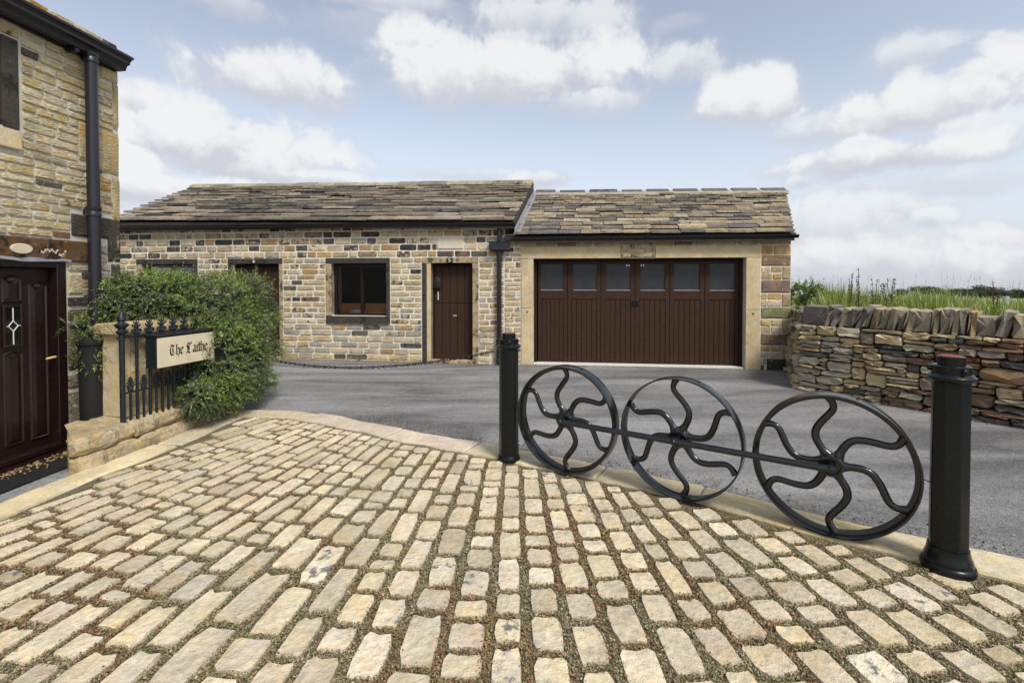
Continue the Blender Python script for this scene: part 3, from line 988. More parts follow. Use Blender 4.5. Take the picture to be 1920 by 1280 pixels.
def joint_litter():
    g = np.random.default_rng(4); P = []; D = []
    for (x, y, a, w, L, gap) in CELLS:
        if y < 1.5: continue
        px, py = project((x, y, 0))
        if not (-80 < px < 2000): continue
        dens = 1500 if y < 3.2 else 800
        n = int(dens * (w + L) * (.5 + gap * 25))
        t = g.uniform(0, 1, n) * (w + L); ed = t < w
        lx = np.where(ed, t - w / 2, g.choice([-1, 1], n) * w / 2); ly = np.where(ed, g.choice([-1, 1], n) * L / 2, t - w - L / 2)
        j = g.normal(0, gap * .42, (n, 2)); lx = lx + j[:, 0]; ly = ly + j[:, 1]
        ca, sa = math.cos(a), math.sin(a)
        X = x + lx * ca - ly * sa; Y = y + lx * sa + ly * ca
        P.append(np.stack([X, Y, g.uniform(.008, .026, n)], 1))
    P = np.concatenate(P)
    ok = np.array([yard_in(p[0], p[1], .0) for p in P]); P = P[ok]; n = len(P)
    c1 = np.sin(P[:, 0] * 3.1 + 1.3 * np.sin(P[:, 1] * 2.3)) * np.sin(P[:, 1] * 2.7 + P[:, 0] * 1.1) + .35 * np.sin(P[:, 0] * 11 + P[:, 1] * 7)
    rr = g.uniform(0, 1, n); red = rr < (.09 + .36 * (c1 > .2)); tan = (~red) & (rr < .58); grn = ~(red | tan)
    col = np.zeros((n, 3)); k = g.uniform(.55, 1.35, n)[:, None]
    col[red] = (.23, .125, .07); col[tan] = (.30, .25, .16); col[grn] = (.18, .172, .08)
    bright = grn & (g.uniform(0, 1, n) < .45) & (np.sin(P[:, 0] * 5.3 + 2) * np.sin(P[:, 1] * 4.1) > .2); col[bright] = (.24, .245, .075)
    col *= k
    sz = g.uniform(.0025, .0075, n); sz[red] *= 1.25
    o = bits_mesh('moss_and_leaf_litter', P, sz, col, M['litter'], 9)
    tag(o, 'moss, grit and red-brown leaf scraps filling the joints between the setts', 'leaf litter', kind='stuff')
    # grit washed along the road edge of the kerb and the foot of the walls
    Q = []
    for i in range(3, len(EDGE) - 2):
        a, b = EDGE[i], EDGE[i + 1]; m = int((b - a).length * 420)
        t = g.uniform(0, 1, m)[:, None]; off = np.abs(g.normal(0, .14, m))[:, None]
        d = (b - a).normalized(); nn = np.array([-d.y, d.x, 0])
        q = np.array(a)[None] * (1 - t) + np.array(b)[None] * t + nn * off; q[:, 2] = .005; Q.append(q)
    a, b = W0, W0 + WD * 4; m = 1500; t = g.uniform(0, 1, m)[:, None]
    q = np.array(a)[None] * (1 - t) + np.array(b)[None] * t - np.array(WN)[None] * np.abs(g.normal(0, .12, m))[:, None]; q[:, 2] = .005; Q.append(q)
    m = 2600; u = g.uniform(-5, 5, m); yl = -np.abs(g.normal(0, .09, m)) - .03
    q = np.array([FB.world(a_, b_, .004) for a_, b_ in zip(u, yl)]); Q.append(q)
    Q = np.concatenate(Q); n = len(Q)
    col = np.where(g.uniform(0, 1, n)[:, None] < .5, np.array([[.16, .125, .075]]), np.array([[.22, .20, .17]])) * g.uniform(.5, 1.3, n)[:, None]
    o = bits_mesh('gravel', Q, g.uniform(.004, .012, n), col, M['litter'], 10)
    tag(o, 'loose grit gathered along the road edges', 'gravel', kind='stuff')


joint_litter()

# ================================================================== BACK BUILDINGS
def wmat(fac): return Matrix.LocRotScale(fac.P, Matrix.Rotation(fac.a, 3, 'Z').to_quaternion(), None)


def dressed(name, x0, x1, z0, z1, y0, y1, mat, parent, bev=.008):
    return MB().box(x0, x1, y0, y1, z0, z1).build(name, mat, parent, bevel=bev)


def board_row(parent, x0, x1, n, z0, z1, y, mat, gap=.006, thick=.02):
    me = None; w = (x1 - x0) / n
    for i in range(n):
        if me is None:
            o = MB().box(-w / 2 + gap / 2, w / 2 - gap / 2, 0, thick, 0, z1 - z0).build('board', mat, parent, bevel=.005, seg=1); me = o
        else:
            o = me.copy(); COL.objects.link(o); o.parent = parent
        o.location = (x0 + w * (i + .5), y, z0)


def frame4(name, x0, x1, z0, z1, t, y0, y1, mat, parent, tb=None, tt=None):
    tb = t if tb is None else tb; tt = t if tt is None else tt
    mb = MB()
    mb.box(x0, x0 + t, y0, y1, z0, z1); mb.box(x1 - t, x1, y0, y1, z0, z1)
    mb.box(x0 + t, x1 - t, y0 + .002, y1 - .002, z1 - tt, z1)
    if tb: mb.box(x0 + t, x1 - t, y0 + .002, y1 - .002, z0, z0 + tb)
    return mb.build(name, mat, parent, bevel=.004, seg=1)


def text_obj(txt, size, mat, parent, loc, rot=(PI / 2, 0, 0), name='lettering', depth=.003):
    cu = bpy.data.curves.new(name, 'FONT'); cu.body = txt; cu.size = size; cu.extrude = depth; cu.align_x = 'CENTER'; cu.align_y = 'CENTER'
    cu.resolution_u = 3
    t = bpy.data.objects.new(name, cu); COL.objects.link(t)
    me = bpy.data.meshes.new_from_object(t.evaluated_get(bpy.context.evaluated_depsgraph_get()))
    bpy.data.objects.remove(t); bpy.data.curves.remove(cu)
    o = bpy.data.objects.new(name, me); COL.objects.link(o); o.parent = parent; o.location = loc; o.rotation_euler = rot
    me.materials.clear(); me.materials.append(mat)
    return o


U = FB.u; Z = FB.z
xr_cot = U(946); XL = -10.2


def build_cottage():
    rnd = random.Random(21)
    root = empty('stone_cottage', FB.P, FB.a)
    tag(root, 'low stone outbuilding with small dark window, two plank doors and mossy stone slate roof', 'outbuilding')
    # openings  (x0,x1,z0,z1) = what the dressed stones occupy
    wl = dict(x0=U(611), x1=U(732), z0=Z(670, 607), z1=Z(670, 483))
    dr = dict(x0=U(791), x1=U(898), z0=-.1, z1=Z(670, 483))
    ld = dict(x0=U(428), x1=U(531), z0=-.1, z1=Z(670, 483))
    lw = dict(x0=U(257), x1=U(372), z0=Z(670, 607), z1=Z(670, 483))
    boxes = [tuple(d[k] for k in ('x0', 'x1', 'z0', 'z1')) for d in (wl, dr, ld, lw)]
    top = Z(600, 421) + .12
    holes = [(U(622), U(724.5), Z(670, 592), Z(670, 494)), (U(808), U(886), -.1, Z(670, 494)), (U(438), U(524), -.1, Z(670, 494)), (U(268), U(364), Z(670, 592), Z(670, 494))]
    wall = wall_mesh(XL, xr_cot, -.1, top, holes, .42).build('wall', M['mortar'], root)
    mb = MB(); D = 5.2
    mb.box(XL, xr_cot, D - .4, D, -.1, top); mb.box(XL, XL + .4, .42, D - .4, -.1, top); mb.box(xr_cot - .3, xr_cot, .42, D - .4, -.1, top)
    mb.build('rear_walls', M['mortar'], root)
    MB().box(XL + .4, xr_cot - .3, 1.5, 1.52, -.05, top).build('dark_backing', M['dark_room'], root)  # added dark sheet, painted as the gloom behind the windows
    P = Pieces(wall, 'stone', WPROT, M['wall_a'], wmat(FB), 300)
    zl = Z(670, 483); zs_ = Z(670, 607)
    up = [zl + (top - zl) * k / 6 for k in range(7)]
    near_ = lambda zz: min(up, key=lambda q: abs(q - zz))
    pale = (U(820), U(870), up[up.index(near_(Z(845, 456))) - 1], near_(Z(845, 444)))
    n = 12; mid = [zs_ + (zl - zs_) * k / n for k in range(n + 1)]
    low = [.02 + (zs_ - .02) * k / 6 for k in range(7)]
    hb = boxes + [pale]
    PAL_UP = [(w, c, (a[0] + .08, a[1] + .12)) for w, c, a in PAL_COT] + [(2.0, (.10, .085, .065), (.45, .9)), (1.2, (.40, .27, .13), (.1, .6))]
    lay_courses(P, rnd, XL, xr_cot, up, hb, (.17, .42), PAL_UP, gap=.025)
    lay_courses(P, rnd, XL, xr_cot, mid, hb, (.16, .46), PAL_COT, gap=.029)
    lay_courses(P, rnd, XL, xr_cot, low, hb, (.22, .46), PAL_LOW, gap=.024, proud=(.016, .034))
    P.finish()
    o = dressed('plaque_stone', pale[0] + .008, pale[1] - .008, pale[2] + .030, pale[3] - .010, -.020, .05, M['pale_stone'], wall)
    # footing of rough stones and moss at the base
    MB().box(XL, U(790), -.05, .02, -.1, .03).build('footing', M['ashlar_old'], root, bevel=.012)
    # --- window
    def window(d, px0, px1, mull, name, dark=False):
        g = .007
        w = dressed(name, d['x0'] + g, d['x1'] - g, Z(670, 494), d['z1'] - g, -.022, .30, M['black_stone'], root)   # lintel carries the name window's head
        w.name = 'lintel'
        dressed('sill', d['x0'] + .02, d['x1'] - g, d['z0'] + g, Z(670, 592.5), -.045, .30, M['black_stone'], root)
        dressed('jamb', d['x0'] + g, U(px0), Z(670, 592), Z(670, 494.3), -.018, .30, M['ashlar_old'], root)
        dressed('jamb', U(px1), d['x1'] - g, Z(670, 592), Z(670, 494.3), -.018, .30, M['black_stone'], root)
        x0, x1, z0, z1 = U(px0), U(px1), Z(670, 592), Z(670, 494.5)
        wn = frame4('window', x0 + .002, x1 - .002, z0, z1, .05, .10, .17, M['mahogany'], root, tb=.045, tt=.06)
        xm = (x0 + x1) / 2 if mull is None else U(mull)
        MB().box(xm - .033, xm + .033, .104, .166, z0 + .045, z1 - .06).build('mullion', M['mahogany'], wn, bevel=.004)
        gm = M['clear_glass']
        MB().box(x0 + .05, xm - .033, .135, .139, z0 + .045, z1 - .06).build('pane', gm, wn)
        MB().box(xm + .033, x1 - .05, .135, .139, z0 + .045, z1 - .06).build('pane', gm, wn)
        mb = MB(); mb.box(x0, x1, .17, .56, z0 - .03, z0 + .02)
        mb.build('inner_sill', M['timber'], root)
        return x0, x1, z0, z1
    x0, x1, z0, z1 = window(wl, 622, 724.5, 674.5, 'lintel')
    window(lw, 268, 364, None, 'lintel')
    # things standing inside on the sill
    bx = FB.world(0, 0, 0)
    def place(o, x, y, z): o.location = FB.world(x, y, z); o.rotation_euler = (0, 0, FB.a)
    box_root = MB()
    w_ = x1 - x0 - .14; h_ = Z(670, 570) - z0 - .02
    box_root.box(-w_ / 2, w_ / 2, .10, .125, 0, h_); box_root.box(-w_ / 2, -w_ / 2 + .02, .125, .26, 0, h_); box_root.box(w_ / 2 - .02, w_ / 2, .125, .26, 0, h_); box_root.box(-w_ / 2, w_ / 2, .26, .28, 0, h_)
    o = box_root.build('timber_box', M['timber'], bevel=.003); place(o, (x0 + x1) / 2, .10, z0 + .021)
    tag(o, 'orange-brown wooden box inside the cottage window', 'box')
    mb = MB(); mb.lathe([(.10, 0), (.13, .02), (.12, .055), (.07, .085), (.02, .095)], 14, Matrix.Diagonal((1.35, .19, 1, 1)))
    o = mb.build('cloth_bundle', M['cloth'], smooth=True); place(o, U(664), .168, z0 + .021); tag(o, 'white crumpled cloth lying inside the cottage window', 'cloth')
    mb = MB(); mb.box(-.2, .2, -.022, .022, 0, .04); mb.box(-.19, .19, -.012, .012, .04, .05)
    o = mb.build('spirit_level', M['yellow'], bevel=.006); place(o, U(703), .172, z0 + .021); tag(o, 'yellow bar lying inside the cottage window beside the white cloth', 'tool')
    # --- right-hand plank door
    g = .007
    dressed('lintel', dr['x0'] + g, dr['x1'] - g, Z(670, 494), dr['z1'] - g, -.020, .3, M['ashlar_old'], root)
    for a, b, mt in ((dr['x0'] + g, U(800), 'black_stone'), (U(800) + .004, U(808), 'ashlar'), (U(886), dr['x1'] - g, 'ashlar_old')):
        dressed('jamb', a, b, -.02, Z(670, 494.3), -.016, .3, M[mt], root)
    dressed('threshold', U(803), dr['x1'] - .01, -.06, .045, -.07, .3, M['ashlar_old'], root)
    x0, x1 = U(808) + .003, U(886) - .003; zt = Z(670, 495.5); zm = Z(845, 569)
    door = empty('plank_door'); door.parent = root
    frame4('door_frame', x0, x1, .045, zt, .03, .12, .2, M['brown_dark'], door, tb=0)
    board_row(door, x0 + .032, x1 - .032, 5, zm + .004, zt - .035, .145, M['brown']); board_row(door, x0 + .032, x1 - .032, 5, .06, zm - .004, .145, M['brown'])
    MB().box(x0 + .032, x1 - .032, .135, .15, .05, .135).build('kick_board', M['brown'], door, bevel=.003)
    MB().box(U(818) - .008, U(818) + .008, .125, .15, Z(845, 563), Z(845, 547)).build('handle', M['white'], door, bevel=.004)
    MB().box(U(846), U(853), .138, .15, Z(845, 594), Z(845, 591)).build('letter_plate', M['lead'], door)
    mb = MB(); mb.lathe([(.02, 0), (.085, .012), (.1, .05), (.085, .13), (.075, .2), (.03, .225)], 14, Matrix.Diagonal((.85, .4, 1, 1)))
    o = mb.build('bag', M['rubber'], smooth=True); o.location = FB.world(U(817), .10, Z(845, 541)); o.rotation_euler = (0, 0, FB.a)
    tag(o, 'small black bag hung on the plank door numbered 5', 'bag')
    # number roundels on the lintels
    for px, num in ((844, '5'), (479, '6')):
        mb = MB(); mb.lathe([(.062, 0), (.062, .018), (.05, .026)], 20, Matrix.Rotation(PI / 2, 4, 'X') @ Matrix.Diagonal((1.15, .9, 1, 1)))
        o = mb.build('number_roundel', M['black_stone'], root); o.location = (U(px), -.012, Z(670, 488.5))
        text_obj(num, .115, M['white'], o, (0, -.028, -.002), name='number')
    # --- left-hand plank door
    dressed('lintel', ld['x0'] + g, ld['x1'] - g, Z(670, 494), ld['z1'] - g, -.020, .3, M['black_stone'], root)
    for a, b, mt in ((ld['x0'] + g, U(438), 'black_stone'), (U(524), ld['x1'] - g, 'ashlar_old')):
        dressed('jamb', a, b, -.02, Z(670, 494.3), -.016, .3, M[mt], root)
    dressed('threshold', ld['x0'] + .01, ld['x1'] - .01, -.06, .05, -.06, .3, M['ashlar_old'], root)
    x0, x1, zt = U(438) + .003, U(524) - .003, Z(670, 495.5)
    door = empty('plank_door'); door.parent = root
    frame4('door_frame', x0, x1, .05, zt, .035, .07, .15, M['brown_dark'], door, tb=0)
    board_row(door, x0 + .037, x1 - .037, 5, .06, zt - .04, .09, M['brown'])
    # --- roof
    yr = 2.35
    def E(px, py, yl): u, z = FB(px, py, yl); return (u, yl, z)
    eL = E(196, 417, -.16); eR = E(964, 417, -.16); rL = E(364, 354, yr); rR = E(1000, 347, yr)
    roof, S = build_roof(root, FB, rnd, eL, eR, rL, rR, 14, (.38, .85), PAL_SLATE_C, .004, (.45, .7), 2.5, [(3, (.24, .21, .15), (.0, .5)), (2, (.17, .15, .11), (.2, .7)), (1, (.30, .27, .19), (-.1, .3))], False)
    # gable infill walls under the roof ends
    mb = MB()
    for (e, r_, sg) in ((eL, rL, 1), (eR, rR, -1)):
        a = Vector((e[0] + .12 * sg, .0, e[2] - .02)); b = Vector((r_[0] + .12 * sg, yr, r_[2] - .13)); c = Vector((r_[0] + .12 * sg, yr + 2.35, e[2] - .04))
        d = [a, b, c, Vector((c.x, c.y, top - .2)), Vector((a.x, a.y, top - .2))]
        mb.add(d + [p + Vector((.2 * sg, 0, 0)) for p in d], [(0, 1, 2, 3, 4), (9, 8, 7, 6, 5)] + [(i, (i + 1) % 5, 5 + (i + 1) % 5, 5 + i) for i in range(5)])
    mb.build('gable', M['mortar'], root)
    gutter(root, FB, (eL[0], -.085, Z(500, 419, -.14)), (U(966, 418, -.14), -.085, Z(900, 418, -.14)), r=.06)
    dressed('fascia', XL, xr_cot, Z(600, 428.5), Z(600, 416), -.08, -.002, M['gutter'], root, .003)
    # --- downpipe with hopper
    xp = U(936, 560, -.08); dp = empty('downpipe'); dp.parent = root
    mb = MB(); mb.tube([(xp, -.08, .13), (xp, -.08, Z(936, 470, -.08))], .047, 14); mb.build('pipe', M['gutter'], dp, smooth=True)
    zt = Z(936, 425, -.08)
    mb = MB(); mb.lathe([(.040, Z(936, 452, -.08)), (.040, zt - .05), (.05, zt - .045), (.05, zt - .02), (.03, zt), (.012, zt + .02)], 14, Matrix.Translation((xp + .005, -.08, 0))); mb.build('upper_pipe', M['gutter'], dp, smooth=True)
    za, zb = Z(936, 473, -.08), Z(936, 453, -.08); wx = U(956) - U(919)
    mb = MB(); prof = [(.055, za - .06), (.06, za), (.14, za + .035), (wx / 2, za + .04), (wx / 2 + .01, za + .055), (wx / 2, za + .07), (wx / 2, zb - .02), (wx / 2 + .012, zb - .015), (wx / 2 + .012, zb)]
    mb.lathe([(r_ * 1.38, z_) for r_, z_ in prof], 4, Matrix.Translation((xp + .005, -.085, 0)) @ Matrix.Diagonal((1, .42, 1, 1)), PI / 4); mb.build('hopper', M['gutter'], dp, bevel=.004)
    def collar(z, r=.065):
        mb = MB(); mb.lathe([(.047, z - .05), (r, z - .045), (r, z - .02), (.052, z - .012), (.052, z + .012), (r, z + .02), (r, z + .045), (.047, z + .05)], 14, Matrix.Translation((xp, -.08, 0))); mb.build('collar', M['gutter'], dp, smooth=True)
    collar(Z(936, 642, -.08)); collar(Z(936, 661, -.08), .06)
    mb = MB(); mb.lathe([(.06, .0), (.065, .02), (.065, .07), (.05, .09), (.05, .13), (.06, .135), (.06, .16), (.047, .165)], 14, Matrix.Translation((xp, -.085, .02))); mb.build('shoe', M['gutter'], dp, smooth=True)
    return root, (eR, rR, S)


COTTAGE, CROOF = build_cottage()


def build_garage():
    rnd = random.Random(31)
    root = empty('stone_garage', FB.P, FB.a)
    tag(root, 'stone garage with wide brown folding doors and tan slate roof, joined to the outbuilding', 'garage')
    xl, xr = xr_cot + .003, U(1482); top = Z(1200, 447) + .1
    ox0, ox1 = U(1000), U(1398); oz = Z(1200, 484)
    sx0, sx1 = U(977), U(1425.5); lz = Z(1200, 461)
    wall = wall_mesh(xl, xr, -.1, top, [(ox0, ox1, -.1, oz)], .42).build('wall', M['mortar'], root)
    D = 5.2
    mb = MB(); mb.box(xl, xr, D - .4, D, -.1, top); mb.box(xr - .35, xr, .42, D - .4, -.1, top); mb.build('rear_walls', M['mortar'], root)
    MB().box(xl, xr - .35, .9, .92, -.05, top).build('dark_backing', M['dark_room'], root)  # same dark sheet closing off the garage's unlit inside
    P = Pieces(wall, 'stone', WPROT, M['wall_a'], wmat(FB), 300); Q = Pieces(wall, 'quoin', BPROT, M['wall_a'], wmat(FB), 300)
    # left pier
    n = 22; zs = [.02 + (lz - .02) * k / n for k in range(n + 1)]
    r2 = random.Random(8)
    zs = [.02]
    while zs[-1] < lz - .12: zs.append(zs[-1] + r2.uniform(.075, .125))
    zs.append(lz)
    lay_courses(P, rnd, xl, sx0, zs, [], (.14, .36), PAL_COT, gap=.025)
    plq = (U(1163.5), U(1228), Z(1195, 483), Z(1195, 455.5))
    lay_courses(P, rnd, xl, xr, [lz, lz + .10, top], [(plq[0], plq[1], plq[2], plq[3])], (.22, .5), [(3, BROWN, (.3, .7)), (3, TAN, (.2, .6)), (2, OCHRE, (.1, .5))], gap=.012)
    # right pier: alternate quoins and little stones
    rows = [(477, 499, 'B'), (499, 524.5, 's'), (524.5, 549.5, 'B'), (549.5, 575, 's'), (575, 597.5, 'B'), (597.5, 625, 's'), (625, 647.5, 'B'), (647.5, 671.5, 's'), (671.5, 697, 'D')]
    px0, px1 = 1426.5, 1481.5
    for a, b, k in rows:
        za, zb = Z(1455, b), Z(1455, a)
        if k in 'BD':
            xa = U(px0) if k == 'B' else U(1438)
            c = (.21, .165, .10, .45) if k == 'B' else (.05, .045, .035, .6)
            Q.add(TRS(((xa + xr) / 2, 0, (za + zb) / 2), (xr - xa - .012, .02, zb - za - .012)), tuple(v * rnd.uniform(.85, 1.15) for v in c[:3]) + (c[3],), rnd)
            if k == 'D': lay_courses(P, rnd, U(px0), xa, [za, (za + zb) / 2, zb], [], (.05, .1), PAL_LOW, gap=.012)
        else:
            xq = U(1466)
            Q.add(TRS(((xq + xr) / 2, 0, (za + zb) / 2), (xr - xq - .012, .02, zb - za - .012)), pick(rnd, [(1, (.40, .32, .19), (.0, .4))]), rnd)
            lay_courses(P, rnd, U(px0), xq, [za, (za + zb) / 2, zb], [], (.13, .3), [(3, (.42, .33, .18), (.0, .5)), (2, OCHRE, (.0, .4)), (2, CREAM, (.0, .4))], gap=.014)
    za, zb = Z(1455, 477), Z(1455, 459)
    lay_courses(P, rnd, U(px0), xr, [za, zb], [], (.2, .34), [(3, OCHRE, (.0, .4)), (3, (.42, .33, .18), (.0, .4))], gap=.014)
    P.finish(); Q.finish()
    # the long stone lintel in two lengths, and the jambs in two lengths each
    g = .004
    dressed('lintel', sx0 + g, plq[0] - g, oz, lz - g, -.024, .16, M['ashlar'], root); dressed('lintel', plq[1] + g, sx1 - g, oz, lz - g, -.024, .16, M['ashlar'], root)
    zj = Z(1200, 579)
    for a, b in ((sx0 + g, ox0), (ox1, sx1 - g)):
        dressed('jamb', a, b, zj + .003, oz - .004, -.022, .22, M['ashlar'], root); dressed('jamb', a, b, -.03, zj - .003, -.022, .22, M['ashlar'], root)
        MB().lathe([(.014, 0), (.014, .012)], 10, Matrix.Rotation(PI / 2, 4, 'X')).build('bolt_hole', M['rubber'], root, loc=((a + b) / 2, -.018, zj - .07))
    # weathered plaque
    p = dressed('plaque', plq[0] + g, plq[1] - g, plq[2] + .003, plq[3] - .004, -.03, .12, M['ashlar_old'], root)
    mb = MB(); r3 = random.Random(5); w = plq[1] - plq[0]; h = plq[3] - plq[2]
    for row, (a, b) in enumerate(((.09, .93), (.26, .74), (.09, .24), (.68, .92))):
        zc = plq[2] + h * (.75, .46, .17, .17)[row]; x = plq[0] + w * a
        while x < plq[0] + w * b:
            lw = r3.uniform(.010, .022)
            if r3.random() > .12:
                mb.box(x, x + lw * .35, -.0325, -.028, zc - .022, zc + .022); mb.box(x + lw * .3, x + lw, -.0325, -.028, zc + r3.choice((-.02, -.004, .014)), zc + r3.choice((.022, .02)))
            x += lw + .012
    mb.build('worn_lettering', M['sign_face'], p)
    # doors
    fz0, fz1 = .03, oz - .004
    frame4('door_frame', ox0 + .003, ox1 - .003, .0, fz1, .055, .14, .24, M['brown_dark'], root, tb=0, tt=.035)
    MB().box(ox0 + .003, ox1 - .003, .02, .23, -.06, .022).build('threshold', M['concrete'], root, bevel=.006)
    bx = [1008.5, 1064, 1126.5, 1190.5, 1255.5, 1321, 1387]
    panes = [(1014, 1056), (1075, 1119), (1137, 1182), (1201, 1247), (1264, 1312), (1331, 1378)]
    yd = .19
    zp0, zp1 = Z(1200, 545), Z(1200, 494); zr = Z(1200, 562)
    for i in range(6):
        x0, x1 = U(bx[i], 580, yd) + .004, U(bx[i + 1], 580, yd) - .004
        leaf = empty('door_leaf'); leaf.parent = root
        p0, p1 = U(panes[i][0], 520, yd), U(panes[i][1], 520, yd)
        mb = MB(); zt = fz1 - .038
        mb.box(x0, p0, yd, yd + .045, zr, zt); mb.box(p1, x1, yd, yd + .045, zr, zt)
        mb.box(p0, p1, yd + .001, yd + .044, zp1, zt); mb.box(p0, p1, yd + .001, yd + .044, zr, zp0)
        mb.box(x0, x0 + .07, yd, yd + .045, fz0, zr); mb.box(x1 - .07, x1, yd, yd + .045, fz0, zr); mb.box(x0 + .07, x1 - .07, yd + .001, yd + .044, fz0, fz0 + .03)
        mb.build('leaf_frame', M['brown'], leaf, bevel=.003, seg=1)
        board_row(leaf, x0 + .072, x1 - .072, 5, fz0 + .031, zr - .003, yd + .010, M['brown'], gap=.005)
        MB().box(p0, p1, yd + .024, yd + .028, zp0, zp1).build('pane', M['garage_glass'], leaf)
        mb = MB(); t = .012
        mb.box(p0, p1, yd + .004, yd + .022, zp0, zp0 + t); mb.build('bead', M['lead'], leaf)
        if i in (2, 3):
            xs = U(1187.5 if i == 2 else 1194.5, 569, yd)
            mb = MB(); mb.lathe([(.022, 0), (.022, .006), (.012, .010)], 12, Matrix.Translation((xs, yd, Z(1200, 566))) @ Matrix.Rotation(PI / 2, 4, 'X')); mb.lathe([(.022, 0), (.022, .006), (.012, .010)], 12, Matrix.Translation((xs, yd, Z(1200, 572.5))) @ Matrix.Rotation(PI / 2, 4, 'X'))
            mb.tube([(xs, yd - .008, Z(1200, 565)), (xs, yd - .045, Z(1200, 566.5)), (xs, yd - .045, Z(1200, 572)), (xs, yd - .008, Z(1200, 573.5))], .009, 6); mb.build('handle', M['iron'], leaf, smooth=True)
            xs = U(1178 if i == 2 else 1205, 497, yd)
            MB().box(xs - .04, xs - .012, yd + .020, yd + .0235, zp1 - .045, zp1 - .01).build('sticker', M['white'], leaf); MB().box(xs + .006, xs + .03, yd + .020, yd + .0235, zp1 - .045, zp1 - .01).build('sticker', M['white'], leaf)
    # roof
    yr = 2.2
    def E(px, py, yl): u, z = FB(px, py, yl); return (u, yl, z)
    eL = E(963, 444, -.16); eR = E(1490, 439, -.16); rL = E(1001, 366, yr); rR = E(1473, 362, yr)
    roof, S = build_roof(root, FB, rnd, eL, eR, rL, rR, 15, (.24, .50), PAL_SLATE_G, .10, (.5, .78), 2.4, [(3, (.11, .10, .085), (.2, .7)), (1, (.16, .145, .11), (.1, .5))])
    mb = MB()
    e, r_ = eR, rR
    a = Vector((xr - .02, .0, e[2] - .04)); b = Vector((r_[0] - .14, yr, r_[2] - .13)); c = Vector((xr + .8, yr + 2.3, e[2] - .06))
    d = [a, b, c, Vector((c.x, c.y, top - .3)), Vector((a.x, a.y, top - .3))]
    mb.add(d + [p + Vector((-.2, 0, 0)) for p in d], [(0, 1, 2, 3, 4), (9, 8, 7, 6, 5)] + [(i, (i + 1) % 5, 5 + (i + 1) % 5, 5 + i) for i in range(5)])
    mb.build('gable', M['mortar'], root)
    gutter(root, FB, (U(958, 445, -.14), -.085, Z(1000, 445, -.14)), (U(1496, 440, -.14), -.085, Z(1480, 440, -.14)), r=.058)
    dressed('fascia', xl, xr + .05, Z(1200, 449), Z(1200, 440), -.08, -.002, M['gutter'], root, .003)
    # lead flashing up the outbuilding's verge
    ce, cr = Vector(CROOF[0]), Vector(CROOF[1])
    A = Vector(E(966, 441, -.17)); B = Vector(E(1001.5, 362, yr)); A2 = A + Vector((.10, 0, .03)); B2 = B + Vector((.10, 0, .03))
    up = Vector((0, 0, .16))
    mb = MB(); pts = [A + up * 1.0, B + up * .6, B + Vector((0, 0, .02)), A + Vector((0, 0, .02)), A2 + Vector((0, 0, .035)), B2 + Vector((0, 0, .035))]
    mb.add(pts + [p + Vector((-.01, 0, -.02)) for p in pts], [(0, 1, 2, 3), (3, 2, 5, 4), (7, 6, 9, 8), (8, 9, 10, 11), (4, 5, 11, 10), (0, 6, 7, 1), (0, 3, 9, 6), (3, 4, 10, 9)])
    mb.build('flashing', M['lead'], roof)
    return root


GARAGE = build_garage()

